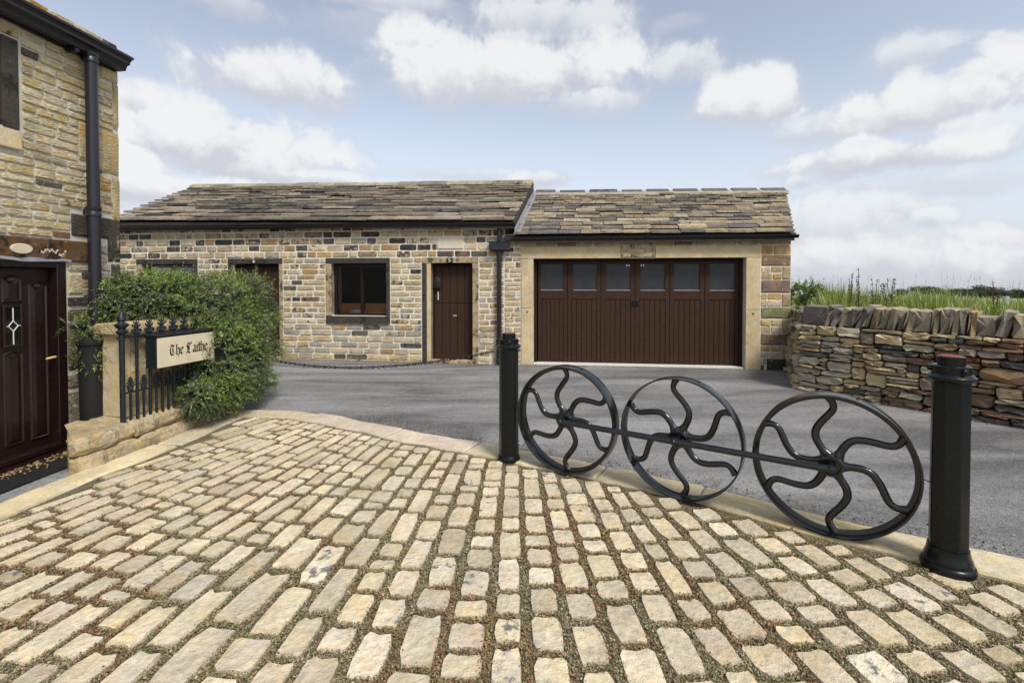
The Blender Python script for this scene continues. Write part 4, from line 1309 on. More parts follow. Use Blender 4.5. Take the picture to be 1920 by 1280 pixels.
# ================================================================== THE HOUSE ON THE LEFT
def build_house():
    rnd = random.Random(41)
    root = empty('stone_house', FH.P, FH.a)
    tag(root, 'tall stone house at the left edge with dark panelled front door and black gutter', 'house')
    u, z = FH.u, FH.z
    xr = FH.u(222, 300)
    ztop = FH.z(120, 70); xl = -3.3
    ztop = FH.z(190, 116) + .25
    # openings
    d0 = -1.6; d1 = u(126, 700)
    zdh = z(60, 489)
    hole = (d0, d1, -.15, zdh)
    wz0, wz1 = z(20, 240), z(20, 70); wx1 = u(2, 150)
    wall = wall_mesh(xl, xr, -.15, ztop, [hole, (wx1 - 1.0, wx1 - .0, wz0, wz1)], .45).build('wall', M['mortar_g'], root)
    D = 5.0
    mb = MB(); mb.box(xl, xr, D - .4, D, -.15, ztop); mb.box(xr - .4, xr, .45, D - .4, -.15, ztop); mb.box(xl, xl + .4, .45, D - .4, -.15, ztop)
    mb.build('rear_walls', M['mortar_g'], root)
    MB().box(xl + .4, xr - .4, .9, .92, -.15, ztop).build('dark_backing', M['dark_room'], root)  # dark sheet again, painting the gloom inside the house
    P = Pieces(wall, 'stone', WPROT, M['wall_a'], wmat(FH), 300); Q = Pieces(wall, 'quoin', BPROT, M['wall_a'], wmat(FH), 300)
    def blk(px0, px1, pyt, pyb, col, x0=None, x1=None, ref=None, yp=.02):
        r_ = ref or (px0 + px1) / 2
        a = u(px0, pyt) if x0 is None else x0; b = u(px1, pyt) if x1 is None else x1
        za, zb = z(r_, pyb), z(r_, pyt)
        Q.add(TRS(((a + b) / 2, 0, (za + zb) / 2), (b - a - .012, yp, zb - za - .012)), col, rnd)
        return (a, b, za, zb)
    B = []
    cq = (.42, .34, .195, .05)
    B.append(blk(186, 222, 118, 154, cq, x1=xr)); B.append(blk(209.5, 222, 156, 244, (.40, .335, .20, .1), x1=xr)); B.append(blk(188, 222, 246, 328, (.41, .335, .18, .1), x1=xr))
    B.append(blk(208, 222, 331, 417, (.42, .345, .2, .1), x1=xr)); B.append(blk(132, 222, 405, 447, (.055, .05, .04, .6), x1=xr)); B.append(blk(200, 222, 420, 492, (.06, .055, .043, .6), x1=xr)); B.append(blk(207, 222, 494, 560, (.075, .065, .05, .6), x1=xr))
    B.append(blk(145, 170, 228, 303, (.40, .32, .18, .2)))
    # door-side blocks
    B.append(blk(125.6, 166, 496, 508, (.45, .38, .25, .1), ref=146)); B.append(blk(125.6, 152, 511, 553, (.47, .40, .26, .1), ref=140)); B.append(blk(125.6, 168, 556, 574, (.05, .045, .04, .6), ref=146))
    B.append(blk(125.6, 170, 578, 600, (.11, .09, .06, .6), ref=146)); B.append(blk(125.6, 172, 602, 693, (.15, .125, .085, .65), ref=146)); B.append(blk(125.6, 172, 699, 725, (.19, .165, .12, .5), ref=146)); B.append(blk(125.6, 176, 731, 850, (.17, .15, .10, .6), ref=146))
    # window surround stones
    lint = (xl, u(33.5, 50), z(16, 66), z(16, 24)); sill = (xl, u(35.5, 250), z(16, 278), z(16, 243))
    dressed('lintel', lint[0], lint[1], lint[2], lint[3], -.012, .3, M['ashlar_old'], root)
    dressed('sill', sill[0], sill[1], sill[2], sill[3], -.035, .3, M['ashlar'], root)
    dressed('jamb', wx1, u(33, 150), z(16, 239), z(16, 70), -.014, .3, M['black_stone'], root)
    wn = frame4('window', wx1 - .99, wx1 - .005, wz0 + .005, wz1 - .005, .06, .12, .18, M['mahogany'], root)
    MB().box(wx1 - .93, wx1 - .065, .14, .145, wz0 + .065, wz1 - .065).build('pane', M['dark_glass'], wn)
    wbox = (xl, u(38.5, 150), z(16, 280), z(16, 22))
    # door head
    zl0, zl1 = z(80, 489.5), z(80, 446)
    lb = (xl, u(168, 465), zl0, zl1)
    lo = dressed('lintel', xl, lb[1], zl0 + .004, zl1 - .006, -.03, .3, M['brown_lintel'], root, .012)
    mb = MB(); mb.lathe([(.072, 0), (.072, .006), (.066, .010)], 28, Matrix.Translation((u(40, 466, -.03), -.029, z(40, 466, -.03))) @ Matrix.Rotation(PI / 2, 4, 'X') @ Matrix.Diagonal((1.25, .62, 1, 1)))
    mb.build('oval_plaque', M['sign_face'], lo)
    r4 = random.Random(9); mb = MB()
    for k in range(13):      # flakes of old pale paint left on the head
        cx = u(78 + k * 3.7, 472, -.03); cz = z(78 + k * 3.7, 471 + r4.uniform(-5, 7) + k * .35, -.03); n = 7
        rr = [r4.uniform(.006, .021) for _ in range(n)]
        mb.prism([(cx + rr[i] * .75 * math.cos(2 * PI * i / n), cz + rr[i] * .8 * math.sin(2 * PI * i / n)) for i in range(n)], 'y', -.0315 - k * .00006, -.029)
    mb.build('paint_flakes', M['sign_face'], lo)
    mb = MB(); n = 26; pr = []
    for i in range(n + 1):
        x = d0 + (d1 + .03 - d0) * i / n; pr.append((x, zl0 - .004 + r4.uniform(-.006, .012)))
    pr = pr + [(x, zl0 + .022 + r4.uniform(-.006, .016)) for x, _ in pr[::-1]]
    mb.prism(pr, 'y', -.0345, -.0325); mb.build('peeling_edge', M['lead'], lo)
    # courses
    zs = [zl1 + .01]; r5 = random.Random(3)
    while zs[-1] < ztop - .03: zs.append(zs[-1] + r5.uniform(.066, .09))
    zs[-1] = ztop
    holes = B + [wbox, lb, hole]
    lay_courses(P, rnd, xl, xr, zs, holes, (.14, .34), PAL_HOUSE, gap=.016, proud=(.010, .026), vjit=.004)
    zs = [-.05]
    while zs[-1] < zl1 - .08: zs.append(zs[-1] + r5.uniform(.07, .10))
    zs.append(zl1)
    lay_courses(P, rnd, xl, d0 - .01, zs, holes, (.16, .34), PAL_HOUSE, gap=.016, proud=(.010, .026))
    lay_courses(P, rnd, d1 + .01, xr, zs, holes, (.14, .3), [(3, GREY, (.1, .6)), (3, (.36, .29, .18), (.0, .5)), (2, DARK, (.4, .8))], gap=.014)
    P.finish(); Q.finish()
    # --- door
    fr = frame4('door_frame', d0, d1, -.05, zdh - .004, .085, -.010, .14, M['mahogany'], root, tb=0, tt=.055)
    dressed('door_step', d0, d1 + .02, -.10, .015, -.14, .10, M['mahogany'], root, .015)
    dressed('weather_bar', d0, d1 - .03, .02, .075, -.015, .09, M['mahogany'], root, .012)
    door = empty('front_door'); door.parent = root
    x1 = d1 - .088; x0 = d0 + .088; zt = zdh - .065; yd = .075
    def pz(px, py): return z(px, py, yd)
    def pu(px): return u(px, 650, yd)
    MB().box(x0, x1, yd, yd + .05, .03, zt).build('door_leaf', M['mahogany'], door, bevel=.003)
    pxc = pu(21); wa = (pu(41) - pxc)
    def panel(xa, xb, za, zb, arch=0.0, name='door_panel'):
        mb = MB(); m = .02; n = 8
        out = [(xa, za), (xb, za)] + [(xb + (xa - xb) * i / n, zb + arch * math.sin(PI * i / n)) for i in range(n + 1)]
        c = ((xa + xb) / 2, (za + zb) / 2)
        def ins(p, d): return (p[0] + d * (1 if p[0] < c[0] else -1), p[1] + d * (1 if p[1] < c[1] else -1))
        r1 = [(p[0], yd - .001, p[1]) for p in out]; r2 = [(ins(p, m * .5)[0], yd - .014, ins(p, m * .5)[1]) for p in out]
        r3 = [(ins(p, m)[0], yd - .004, ins(p, m)[1]) for p in out]; r4_ = [(ins(p, m * 2.4)[0], yd - .012, ins(p, m * 2.4)[1]) for p in out]
        k = len(out); vs = r1 + r2 + r3 + r4_
        fs = [(q * k + i, q * k + (i + 1) % k, (q + 1) * k + (i + 1) % k, (q + 1) * k + i) for q in range(3) for i in range(k)] + [tuple(range(3 * k, 4 * k))]
        mb.add(vs, fs); return mb.build(name, M['mahogany'], door)
    xa, xb = pu(4), pu(42)
    panel(xa, xb, pz(22, 567), pz(22, 522), .03); panel(xa, xb, pz(22, 836), pz(22, 662), .02)
    ya, yb = pu(54), pu(89)
    panel(ya, yb, pz(70, 822), pz(70, 533), .03)
    w_ = xb - xa; xc = xa - .05
    for k in (0,):
        panel(xc - w_, xc, pz(22, 836), pz(22, 533), .03)
    gz0, gz1 = pz(20, 646), pz(20, 577)
    frame4('glazing_bar', xa, xb, gz0 - .025, gz1 + .025, .022, yd - .02, yd - .001, M['mahogany'], door)
    gp = MB().box(xa + .022, xb - .022, yd - .010, yd - .006, gz0 - .003, gz1 + .003).build('pane', M['dark_glass'], door)
    mb = MB(); cx, cz = (xa + xb) / 2, (gz0 + gz1) / 2; s_ = .038; y_ = yd - .012
    for a, b in (((cx, gz0), (cx, cz - s_ * 1.2)), ((cx, cz + s_ * 1.2), (cx, gz1)), ((xa + .022, cz), (cx - s_, cz)), ((cx + s_, cz), (xb - .022, cz)),
                 ((cx, cz - s_ * 1.2), (cx - s_, cz)), ((cx - s_, cz), (cx, cz + s_ * 1.2)), ((cx, cz + s_ * 1.2), (cx + s_, cz)), ((cx + s_, cz), (cx, cz - s_ * 1.2))):
        mb.tube([(a[0], y_, a[1]), (b[0], y_, b[1])], .0045, 6)
    mb.build('lead_came', M['concrete'], door)
    hx = pu(99.5)
    mb = MB(); mb.box(hx - .022, hx + .022, yd - .012, yd, pz(99, 686), pz(99, 660)); mb.tube([(hx, yd - .01, pz(99, 668)), (hx, yd - .05, pz(99, 668)), (hx - .05, yd - .055, pz(99, 668)), (hx - .11, yd - .055, pz(99, 669))], .011, 8)
    mb.build('handle', M['brass'], door, smooth=False, bevel=.003)
    # --- downpipe
    yl = -.10; dx = u(174, 300, yl); dp = empty('downpipe'); dp.parent = root
    zt = FH.z(172, 104, yl)
    mb = MB(); mb.tube([(dx, yl, -.05), (dx, yl, zt)], .052, 20); mb.build('pipe', M['pipe'], dp, smooth=True)
    for zc in (zt - .03, FH.z(176, 397, yl), FH.z(180, 640, yl)):
        mb = MB(); mb.lathe([(.052, zc - .05), (.062, zc - .045), (.062, zc - .012), (.058, zc - .005), (.058, zc + .01), (.062, zc + .016), (.062, zc + .045), (.052, zc + .05)], 20, Matrix.Translation((dx, yl, 0))); mb.box(dx - .02, dx + .02, yl + .05, -.003, zc - .02, zc + .02)
        mb.build('collar', M['pipe'], dp, smooth=True)
    # --- moulded gutter, soffit and roof
    ge = FH.u(250, 118, -.2); gz = FH.z(233, 131, -.13)
    prof = [(-.03, .02), (-.03, -.005), (-.115, .0), (-.125, .03), (-.135, .05), (-.165, .06), (-.17, .085), (-.185, .105), (-.21, .11), (-.21, .135), (-.175, .14), (-.03, .14)]
    mb = MB(); mb.prism([(y_, gz + z_ ) for y_, z_ in prof], 'x', xl - 1.5, ge); mb.build('gutter', M['pipe'], root, bevel=.003)
    MB().box(xl - 1.5, ge - .03, -.028, .4, gz - .02, gz + .10).build('soffit', M['gutter'], root)
    mb = MB(); mb.prism([(-.02, gz + .132), (2.5, gz + 1.45), (5.14, gz + .13), (5.14, gz + .08), (2.5, gz + 1.35), (-.02, gz + .105)], 'x', xl - 1.5, ge - .015)
    mb.build('roof', M['slate'], root).color = (.12, .10, .08, .4)
    mb = MB(); mb.prism([(.45, gz + .05), (D, gz + .05), (2.5, gz + 1.3)], 'x', xr - .4, xr - .02); mb.build('gable', M['mortar_g'], root)
    mb = MB(); cx = u(135, 45, -.1); cz = z(136, 78, -.1)       # gutter bracket
    bx_ = u(134, 75, -.06); mb.box(bx_ - .02, bx_ + .02, -.12, -.002, gz - .045, gz - .012); mb.build('gutter_bracket', M['pipe'], root, bevel=.004)
    return root


HOUSE = build_house()

# ================================================================== DRYSTONE WALL
def build_drystone():
    FW = Facade((W0.x, W0.y), (WD.x, WD.y))
    root = empty('drystone_wall', FW.P, FW.a)
    tag(root, 'old drystone field wall with slanted coping stones, right of the garage', 'drystone wall')
    r = random.Random(61); Lw = 5.2; zt = .95; T = .42
    gc = FW.loc(FB.world(U(1482) + .02, -.02, 0)); rx, ry = gc.x, gc.y        # return runs back to the garage corner
    mb = MB(); mb.box(.10, 14, .05, T, -.1, zt)
    ex = Vector((rx, ry, 0)); el = ex.length; exn = ex.normalized(); enn = Vector((-exn.y, exn.x, 0))
    core = mb.build('wall', M['core'], root)
    Mr = Matrix((tuple(exn) + (0,), tuple(enn) + (0,), (0, 0, 1, 0), (0, 0, 0, 1))).transposed()
    # the return's outer (left) face looks to the left: local x runs from the garage corner to the wall end
    RX = -exn; RN = Vector((-RX.y, RX.x, 0))
    if RN.dot(Vector((0, 1, 0))) < 0 and False: RN = -RN
    base = ex.copy()
    Mret = Matrix((tuple(RX) + (0,), tuple(RN) + (0,), (0, 0, 1, 0), (0, 0, 0, 1))).transposed(); Mret = Matrix.Translation(base) @ Mret
    MB().box(.02, el - .06, .05, .36, -.1, zt - .02, M=Mret).build('return_wall', M['core'], root)
    P = Pieces(core, 'stone', RPROT, M['rubble_a'], wmat(FW), 300)
    def rubble(x0, x1, z0, z1, Mx, palf):
        seg = [[x0, x1, z0]]
        it = 0
        while it < 4000:
            it += 1
            k = min(range(len(seg)), key=lambda i: seg[i][2]); a, b, z = seg[k]
            if z >= z1 - .02: break
            nb = [seg[i][2] for i in (k - 1, k + 1) if 0 <= i < len(seg)]
            hi = min(nb) if nb else z1
            if b - a < .075:
                nz = min(z1, max(hi, z + .02))
                if nz - z > .022: put(a, b, z, nz, Mx, palf)
                seg[k][2] = nz
            else:
                w = r.uniform(.11, .34) if r.random() < .75 else r.uniform(.30, .48); h = r.uniform(.04, .095)
                if r.random() < (.24 if z < .4 else .06): h = r.uniform(.12, .19); w = r.uniform(.22, .46)
                if b - a - w < .085: w = b - a
                nz = z + h
                for q in nb:
                    if abs(nz - q) < .024: nz = q
                if z1 - nz < .03: nz = z1
                nz = min(nz, z1)
                put(a, a + w, z, nz, Mx, palf)
                rest = [[a, a + w, nz]] + ([[a + w, b, z]] if b - a - w > .001 else [])
                seg[k:k + 1] = rest
            # merge equal neighbours
            i = 0
            while i < len(seg) - 1:
                if abs(seg[i][2] - seg[i + 1][2]) < .004: seg[i][1] = seg[i + 1][1]; seg.pop(i + 1)
                else: i += 1
    def put(a, b, z, nz, Mx, palf):
        x = (a + b) / 2; zz = (z + nz) / 2
        bat = -.05 * (1 - zz) + .0
        P.add(Mx @ TRS((x, bat + .035 + r.uniform(-.012, .012), zz), ((b - a - .008) * r.choice((1, -1)) * .985, r.uniform(.07, .105), (nz - z - .005) * .97),
                       Matrix.Rotation(r.uniform(-.05, .05), 3, 'Y') @ Matrix.Rotation(r.uniform(-.08, .08), 3, 'Z') @ Matrix.Rotation(r.uniform(-.1, .1), 3, 'X')), pick(r, palf(x)), r)
    def pf(x):
        k = min(1, max(0, (x - .75) / .9)); return PAL_RUB_R if r.random() < k * .9 else PAL_RUB_L
    rubble(0, Lw, -.03, zt, Matrix.Identity(4), pf)
    rubble(0, el, -.03, zt, Mret, lambda x: PAL_RUB_L)
    P.finish()
    # coping: slabs on edge, leaning
    cp = proto_meshes('coping_stone', 8, 260, M['rubble'], rough=.8, cut=(.015, .11), ins=(.93, .95))
    x = -.02; n = 0
    def cope(x, w, h, tilt, y, dep, Mx):
        nonlocal n
        o = bpy.data.objects.new('coping_stone', cp[r.randrange(8)]); COL.objects.link(o); o.parent = core; n += 1
        o.matrix_basis = Mx @ TRS((x, y, zt + h * .48), (w, dep, h), Matrix.Rotation(tilt, 3, 'Y') @ Matrix.Rotation(r.uniform(-.08, .08), 3, 'Z'))
        o.color = pick(r, PAL_COPE)
    while x < Lw:
        if x < .05: w, h, t = .34, .28, .03
        else:
            w = r.uniform(.055, .115) if r.random() < .78 else r.uniform(.16, .25); h = r.uniform(.25, .33) if w < .13 else r.uniform(.22, .29); t = r.uniform(.15, .42) if w < .13 else r.uniform(-.05, .2)
            if x > 1.05 and r.random() < .5: t *= .3
        cope(x + w / 2, w * 1.02, h, t, .30 + r.uniform(-.02, .02), .32, Matrix.Identity(4)); x += w
    x = .0
    while x < el - .15:
        w = r.uniform(.10, .25); cope(x + w / 2, w, r.uniform(.16, .23), r.uniform(-.1, .1), .26, .28, Mret); x += w
    mb = MB(); mb.box(5.2, 14, -.02, T, -.1, zt + .2); mb.build('far_stretch', M['rubble_a'], root)
    return root


build_drystone()

# ================================================================== GARDEN WALL, RAILING, SIGN
def build_garden_wall():
    # low curved plinth along the yard, slab wall with coping behind the railing
    A = ground(156, 889, 0.0); Bq = ground(300, 829, .0); C = ground(455, 768, .0)
    root = empty('garden_wall', (0, 0, 0))
    tag(root, 'low weathered stone garden wall with rounded coping, standing on two rough plinth courses', 'garden wall')
    r = random.Random(71)
    F = Facade((A.x, A.y), ((C - A).x, (C - A).y)); L = (C - A).length
    W = wmat(F)
    def course(z0, z1, y0, y1, cuts, name, mat, over=0.0):
        for a, b in zip(cuts, cuts[1:]):
            mb = MB(); n = 7; ring = []
            g = .005
            for i in range(n + 1):
                x = a + g + (b - a - 2 * g) * i / n
                ring.append((x, y0 + r.uniform(-.018, .018) + (.05 if (a <= 0 and i == 0) else .01 if (a <= 0 and i == 1) else 0)))
            back = [(b - g, y1), (a + g, y1)] if a > 0 else [(b - g, y1), (max(.02, b - .12), y1), (.05, .20), (.0, .13)]
            R2 = ring + back; m = len(R2); cen = (sum(p[0] for p in R2) / m, sum(p[1] for p in R2) / m)
            lv = ((z0, 1.0, -.012), (z0 + (z1 - z0) * .3, 1.0, .012), (z1 - .035, 1.0, .0), (z1, .93, 0))
            vs = []
            for (z, k, pr) in lv:
                for i, p in enumerate(R2):
                    j = r.uniform(-.008, .008)
                    dx, dy = p[0] - cen[0], p[1] - cen[1]
                    vs.append((cen[0] + dx * (1 if k == 1 else (1 - .05 / max(.2, abs(dx) + .1))), p[1] - (pr + j if i <= n else 0) + (.03 if k != 1 and i <= n else 0), z + (r.uniform(-.012, .008) if k != 1 or z > z0 else 0)))
            fs = [(q * m + i, q * m + (i + 1) % m, (q + 1) * m + (i + 1) % m, (q + 1) * m + i) for q in range(3) for i in range(m)] + [tuple(range(3 * m, 4 * m)), tuple(range(m))[::-1]]
            mb.add(vs, fs)
            o = mb.build(name, mat, root, bevel=.006); o.matrix_basis = W
    course(-.05, .135, .0, .62, [0, .55, 1.2, 1.7, L], 'plinth_stone', M['carved'])
    course(.138, .285, .03, .60, [-.01, .52, 1.15, 1.75, L - .05], 'plinth_stone', M['carved'])
    # slab wall: local frame along the railing
    return root


GW = build_garden_wall()
P_rail0 = at_y(228, 620, 4.43); P_rail0.z = 0
FR = Facade((P_rail0.x, P_rail0.y), (.25, 1.0))       # railing line; local y points away to the left (behind)


def build_slab():
    r = random.Random(72); W = wmat(FR)
    L = 1.28; z0 = .285; zc = 1.075
    # end profile (local y across the thickness, z): foot flares out at the bottom
    y0, y1 = .10, .38
    mb = MB(); mb.box(.16, L, y0, y1, z0, zc); o = mb.build('slab', M['carved'], GW, bevel=.012); o.matrix_basis = W
    prof = [(y0 + .005, z0 + .002), (y1 + .10, z0 + .002), (y1 + .075, z0 + .07), (y1 + .025, z0 + .15), (y1 + .006, z0 + .22), (y1 + .004, zc), (y0 + .004, zc)]
    mb = MB(); mb.prism(prof, 'x', .10, .158); o = mb.build('end_stone', M['ashlar'], GW, bevel=.008); o.matrix_basis = W
    # upright ribs on the face behind the railing
    x = .26
    me = None
    while x < L - .1:
        o = MB().box(-.032, .032, -.022, .003, z0 + .01, zc - .03).build('rib', M['carved'], GW, bevel=.008); o.matrix_basis = W @ Matrix.Translation((x, y0, 0)); x += .135
    cz = zc + .003
    cop = [(y0 - .06, cz), (y1 + .06, cz), (y1 + .06, cz + .075), (y1 + .02, cz + .105), (y0 + .02, cz + .125), (y0 - .035, cz + .095), (y0 - .06, cz + .06)]
    for a, b in ((.05, .66), (.665, L + .02)):
        mb = MB(); mb.prism(cop, 'x', a, b); o = mb.build('coping_stone', M['carved'], GW, bevel=.014); o.matrix_basis = W


build_slab()


def build_railing():
    root = empty('iron_railing', FR.P, FR.a)
    tag(root, 'short blue-black iron railing with leaf-shaped finials in front of the garden wall', 'railing')
    mt = M['blue_iron']; zb = .24; zr = FR.z(228, 632); zm = FR.z(235, 737); L = 1.12
    mb = MB(); mb.tube([(0, 0, zb - .02), (0, 0, zr + .03)], .022, 12); mb.build('post', mt, root, smooth=True)
    zt = zr + .02
    mb = MB(); mb.lathe([(.022, zt), (.034, zt + .01), (.05, zt + .03), (.028, zt + .045), (.026, zt + .055), (.056, zt + .085), (.060, zt + .095), (.03, zt + .115), (.024, zt + .125), (.035, zt + .14), (.030, zt + .165), (.014, zt + .20), (.003, zt + .24)], 14)
    mb.build('post_finial', mt, root, smooth=True)
    mb = MB(); mb.tube([(-.045, 0, zr + .005), (-.03, -.01, zr - .02), (0, 0, zr - .025)], .011, 8); mb.build('scroll', mt, root, smooth=True)
    MB().box(.0, L, -.016, .016, zr - .012, zr + .010).build('top_rail', mt, root, bevel=.004)
    MB().box(.0, L, -.013, .013, zm - .009, zm + .009).build('lower_rail', mt, root, bevel=.004)
    def leaf_finial(s, kind):
        mb = MB(); mb.lathe([(.011, 0), (.022, .008), (.026, .02), (.012, .032), (.010, .05)], 10)
        if kind == 'fleur':
            mb.lathe([(.012, .045), (.020, .07), (.017, .10), (.008, .125), (.002, .15)], 8, Matrix.Diagonal((1, .45, 1, 1)))
            for sg in (-1, 1):
                mb.tube([(sg * .006, 0, .04), (sg * .022, 0, .052), (sg * .040, 0, .045), (sg * .046, 0, .03), (sg * .036, 0, .022)], [.010, .011, .010, .009, .006], 6)
                mb.tube([(sg * .010, 0, .07), (sg * .030, 0, .088), (sg * .040, 0, .104)], [.009, .010, .004], 6)
                mb.tube([(sg * .008, 0, .10), (sg * .022, 0, .118), (sg * .026, 0, .13)], [.007, .007, .003], 6)
        else:
            for k, (w, z) in enumerate(((.034, .03), (.042, .05), (.036, .075), (.026, .098), (.014, .118))):
                for sg in (-1, 1):
                    mb.tube([(0, 0, z - .006), (sg * w * .6, 0, z + .004), (sg * w, 0, z + .016)], [.011, .010, .003], 6)
            mb.lathe([(.014, .03), (.017, .07), (.010, .11), (.002, .145)], 8, Matrix.Diagonal((1, .6, 1, 1)))
        return mb
    f0 = t0 = b0 = None
    for k in range(8):
        x = .135 + k * .126
        if k < 8:
            if t0 is None:
                t0 = MB().tube([(0, 0, zb), (0, 0, zr - .01)], .0135, 8).build('bar', mt, root, smooth=True); o = t0
                f0 = leaf_finial(1, 'fleur').build('finial', mt, root, smooth=True); f = f0
            else:
                o = t0.copy(); f = f0.copy(); COL.objects.link(o); COL.objects.link(f); o.parent = f.parent = root
            o.location = (x, 0, 0); f.location = (x, 0, zr + .008)
        x2 = x - .063
        if b0 is None:
            b0 = MB().tube([(0, 0, zb), (0, 0, zm)], .0115, 8).build('short_bar', mt, root, smooth=True); o = b0
            g0 = leaf_finial(1, 'leaf').build('leaf_finial', mt, root, smooth=True); g = g0
        else:
            o = b0.copy(); g = g0.copy(); COL.objects.link(o); COL.objects.link(g); o.parent = g.parent = root
        o.location = (x2, 0, 0); g.location = (x2, 0, zm + .006)


build_railing()


def build_sign():
    yf = -.165
    x0 = FR.u(280.5, 660, -.02); x0 = FR.u(295, 660, yf); x1 = FR.u(402, 645, yf)
    z1 = FR.z(297, 632, yf); z0 = FR.z(297, 691.5, yf)
    root = empty('house_sign', FR.world((x0 + x1) / 2, 0, z0), FR.a)
    tag(root, 'cream name board in a dark box reading The Laithe, fixed to the iron railing', 'sign')
    w = (x1 - x0) / 2; h = z1 - z0
    MB().box(-w, w, yf + .012, -.02, 0, h).build('sign_box', M['blue_iron'], root, bevel=.006)
    MB().box(-w + .004, w - .004, yf, yf + .0115, .005, h - .012).build('sign_face', M['sign_face'], root, bevel=.003)
    MB().box(-w - .01, w + .01, yf - .008, -.01, h + .001, h + .018).build('sign_cap', M['blue_iron'], root, bevel=.004)
    # blackletter drawn with a broad nib
    G = {'T': (1.12, [[(0, 1.22), (.22, 1.45), (.72, 1.28), (1.02, 1.5)], [(.3, 1.36), (.08, .95), (.08, .35), (.34, .02), (.74, .08), (.95, .36)], [(.58, 1.25), (.5, .9), (.58, .28)]]),
         'h': (.74, [[(.12, 1.5), (.12, .1), (.24, .0)], [(.12, .78), (.42, 1.0), (.58, .82), (.58, .1), (.40, -.28)]]),
         'e': (.68, [[(.14, .82), (.14, .2), (.34, .0), (.60, .2)], [(.14, .82), (.40, 1.0), (.56, .74), (.2, .44)]]),
         'L': (1.22, [[(.34, 1.45), (.10, 1.15), (.30, .85), (.28, .30), (.02, .02)], [(.02, .02), (.36, .14), (.72, -.02), (1.12, .30)], [(.58, 1.30), (.52, .9), (.56, .34)], [(.34, 1.45), (.66, 1.32), (.98, 1.52)], [(.98, 1.52), (.90, 1.2)]]),
         'a': (.74, [[(.14, .84), (.38, 1.0), (.54, .84), (.54, .12), (.70, .0)], [(.54, .52), (.2, .42), (.14, .16), (.32, .0), (.54, .16)]]),
         'i': (.42, [[(.08, .86), (.2, 1.0), (.2, .12), (.34, .0)], [(.18, 1.3), (.26, 1.38)]]),
         't': (.48, [[(.2, 1.34), (.2, .12), (.38, .0)], [(.0, .94), (.42, .94)]]), ' ': (.5, [])}
    mb = MB(); s = h * .205; nib = (.105, .085); x = 0; k = 0
    tot = sum(G[c][0] for c in 'The Laithe')
    k_ = (w * 2 * .66) / (tot * s); xs = -w * .60
    for c in 'The Laithe':
        adv, st = G[c]
        for pl in st:
            for p, q in zip(pl, pl[1:]):
                k += 1; y = yf - .0012 - k * .00002
                quad = [(p[0] - nib[0], p[1] - nib[1]), (q[0] - nib[0], q[1] - nib[1]), (q[0] + nib[0], q[1] + nib[1]), (p[0] + nib[0], p[1] + nib[1])]
                vs = [(xs + (x + a) * s * k_, y, h * .36 + b * s * 1.12) for a, b in quad] + [(xs + (x + a) * s * k_, yf + .0005, h * .36 + b * s * 1.12) for a, b in quad]
                mb.add(vs, [(0, 1, 2, 3), (0, 4, 5, 1), (1, 5, 6, 2), (2, 6, 7, 3), (3, 7, 4, 0)])
        x += adv
    mb.build('lettering', M['lettering'], root)


build_sign()

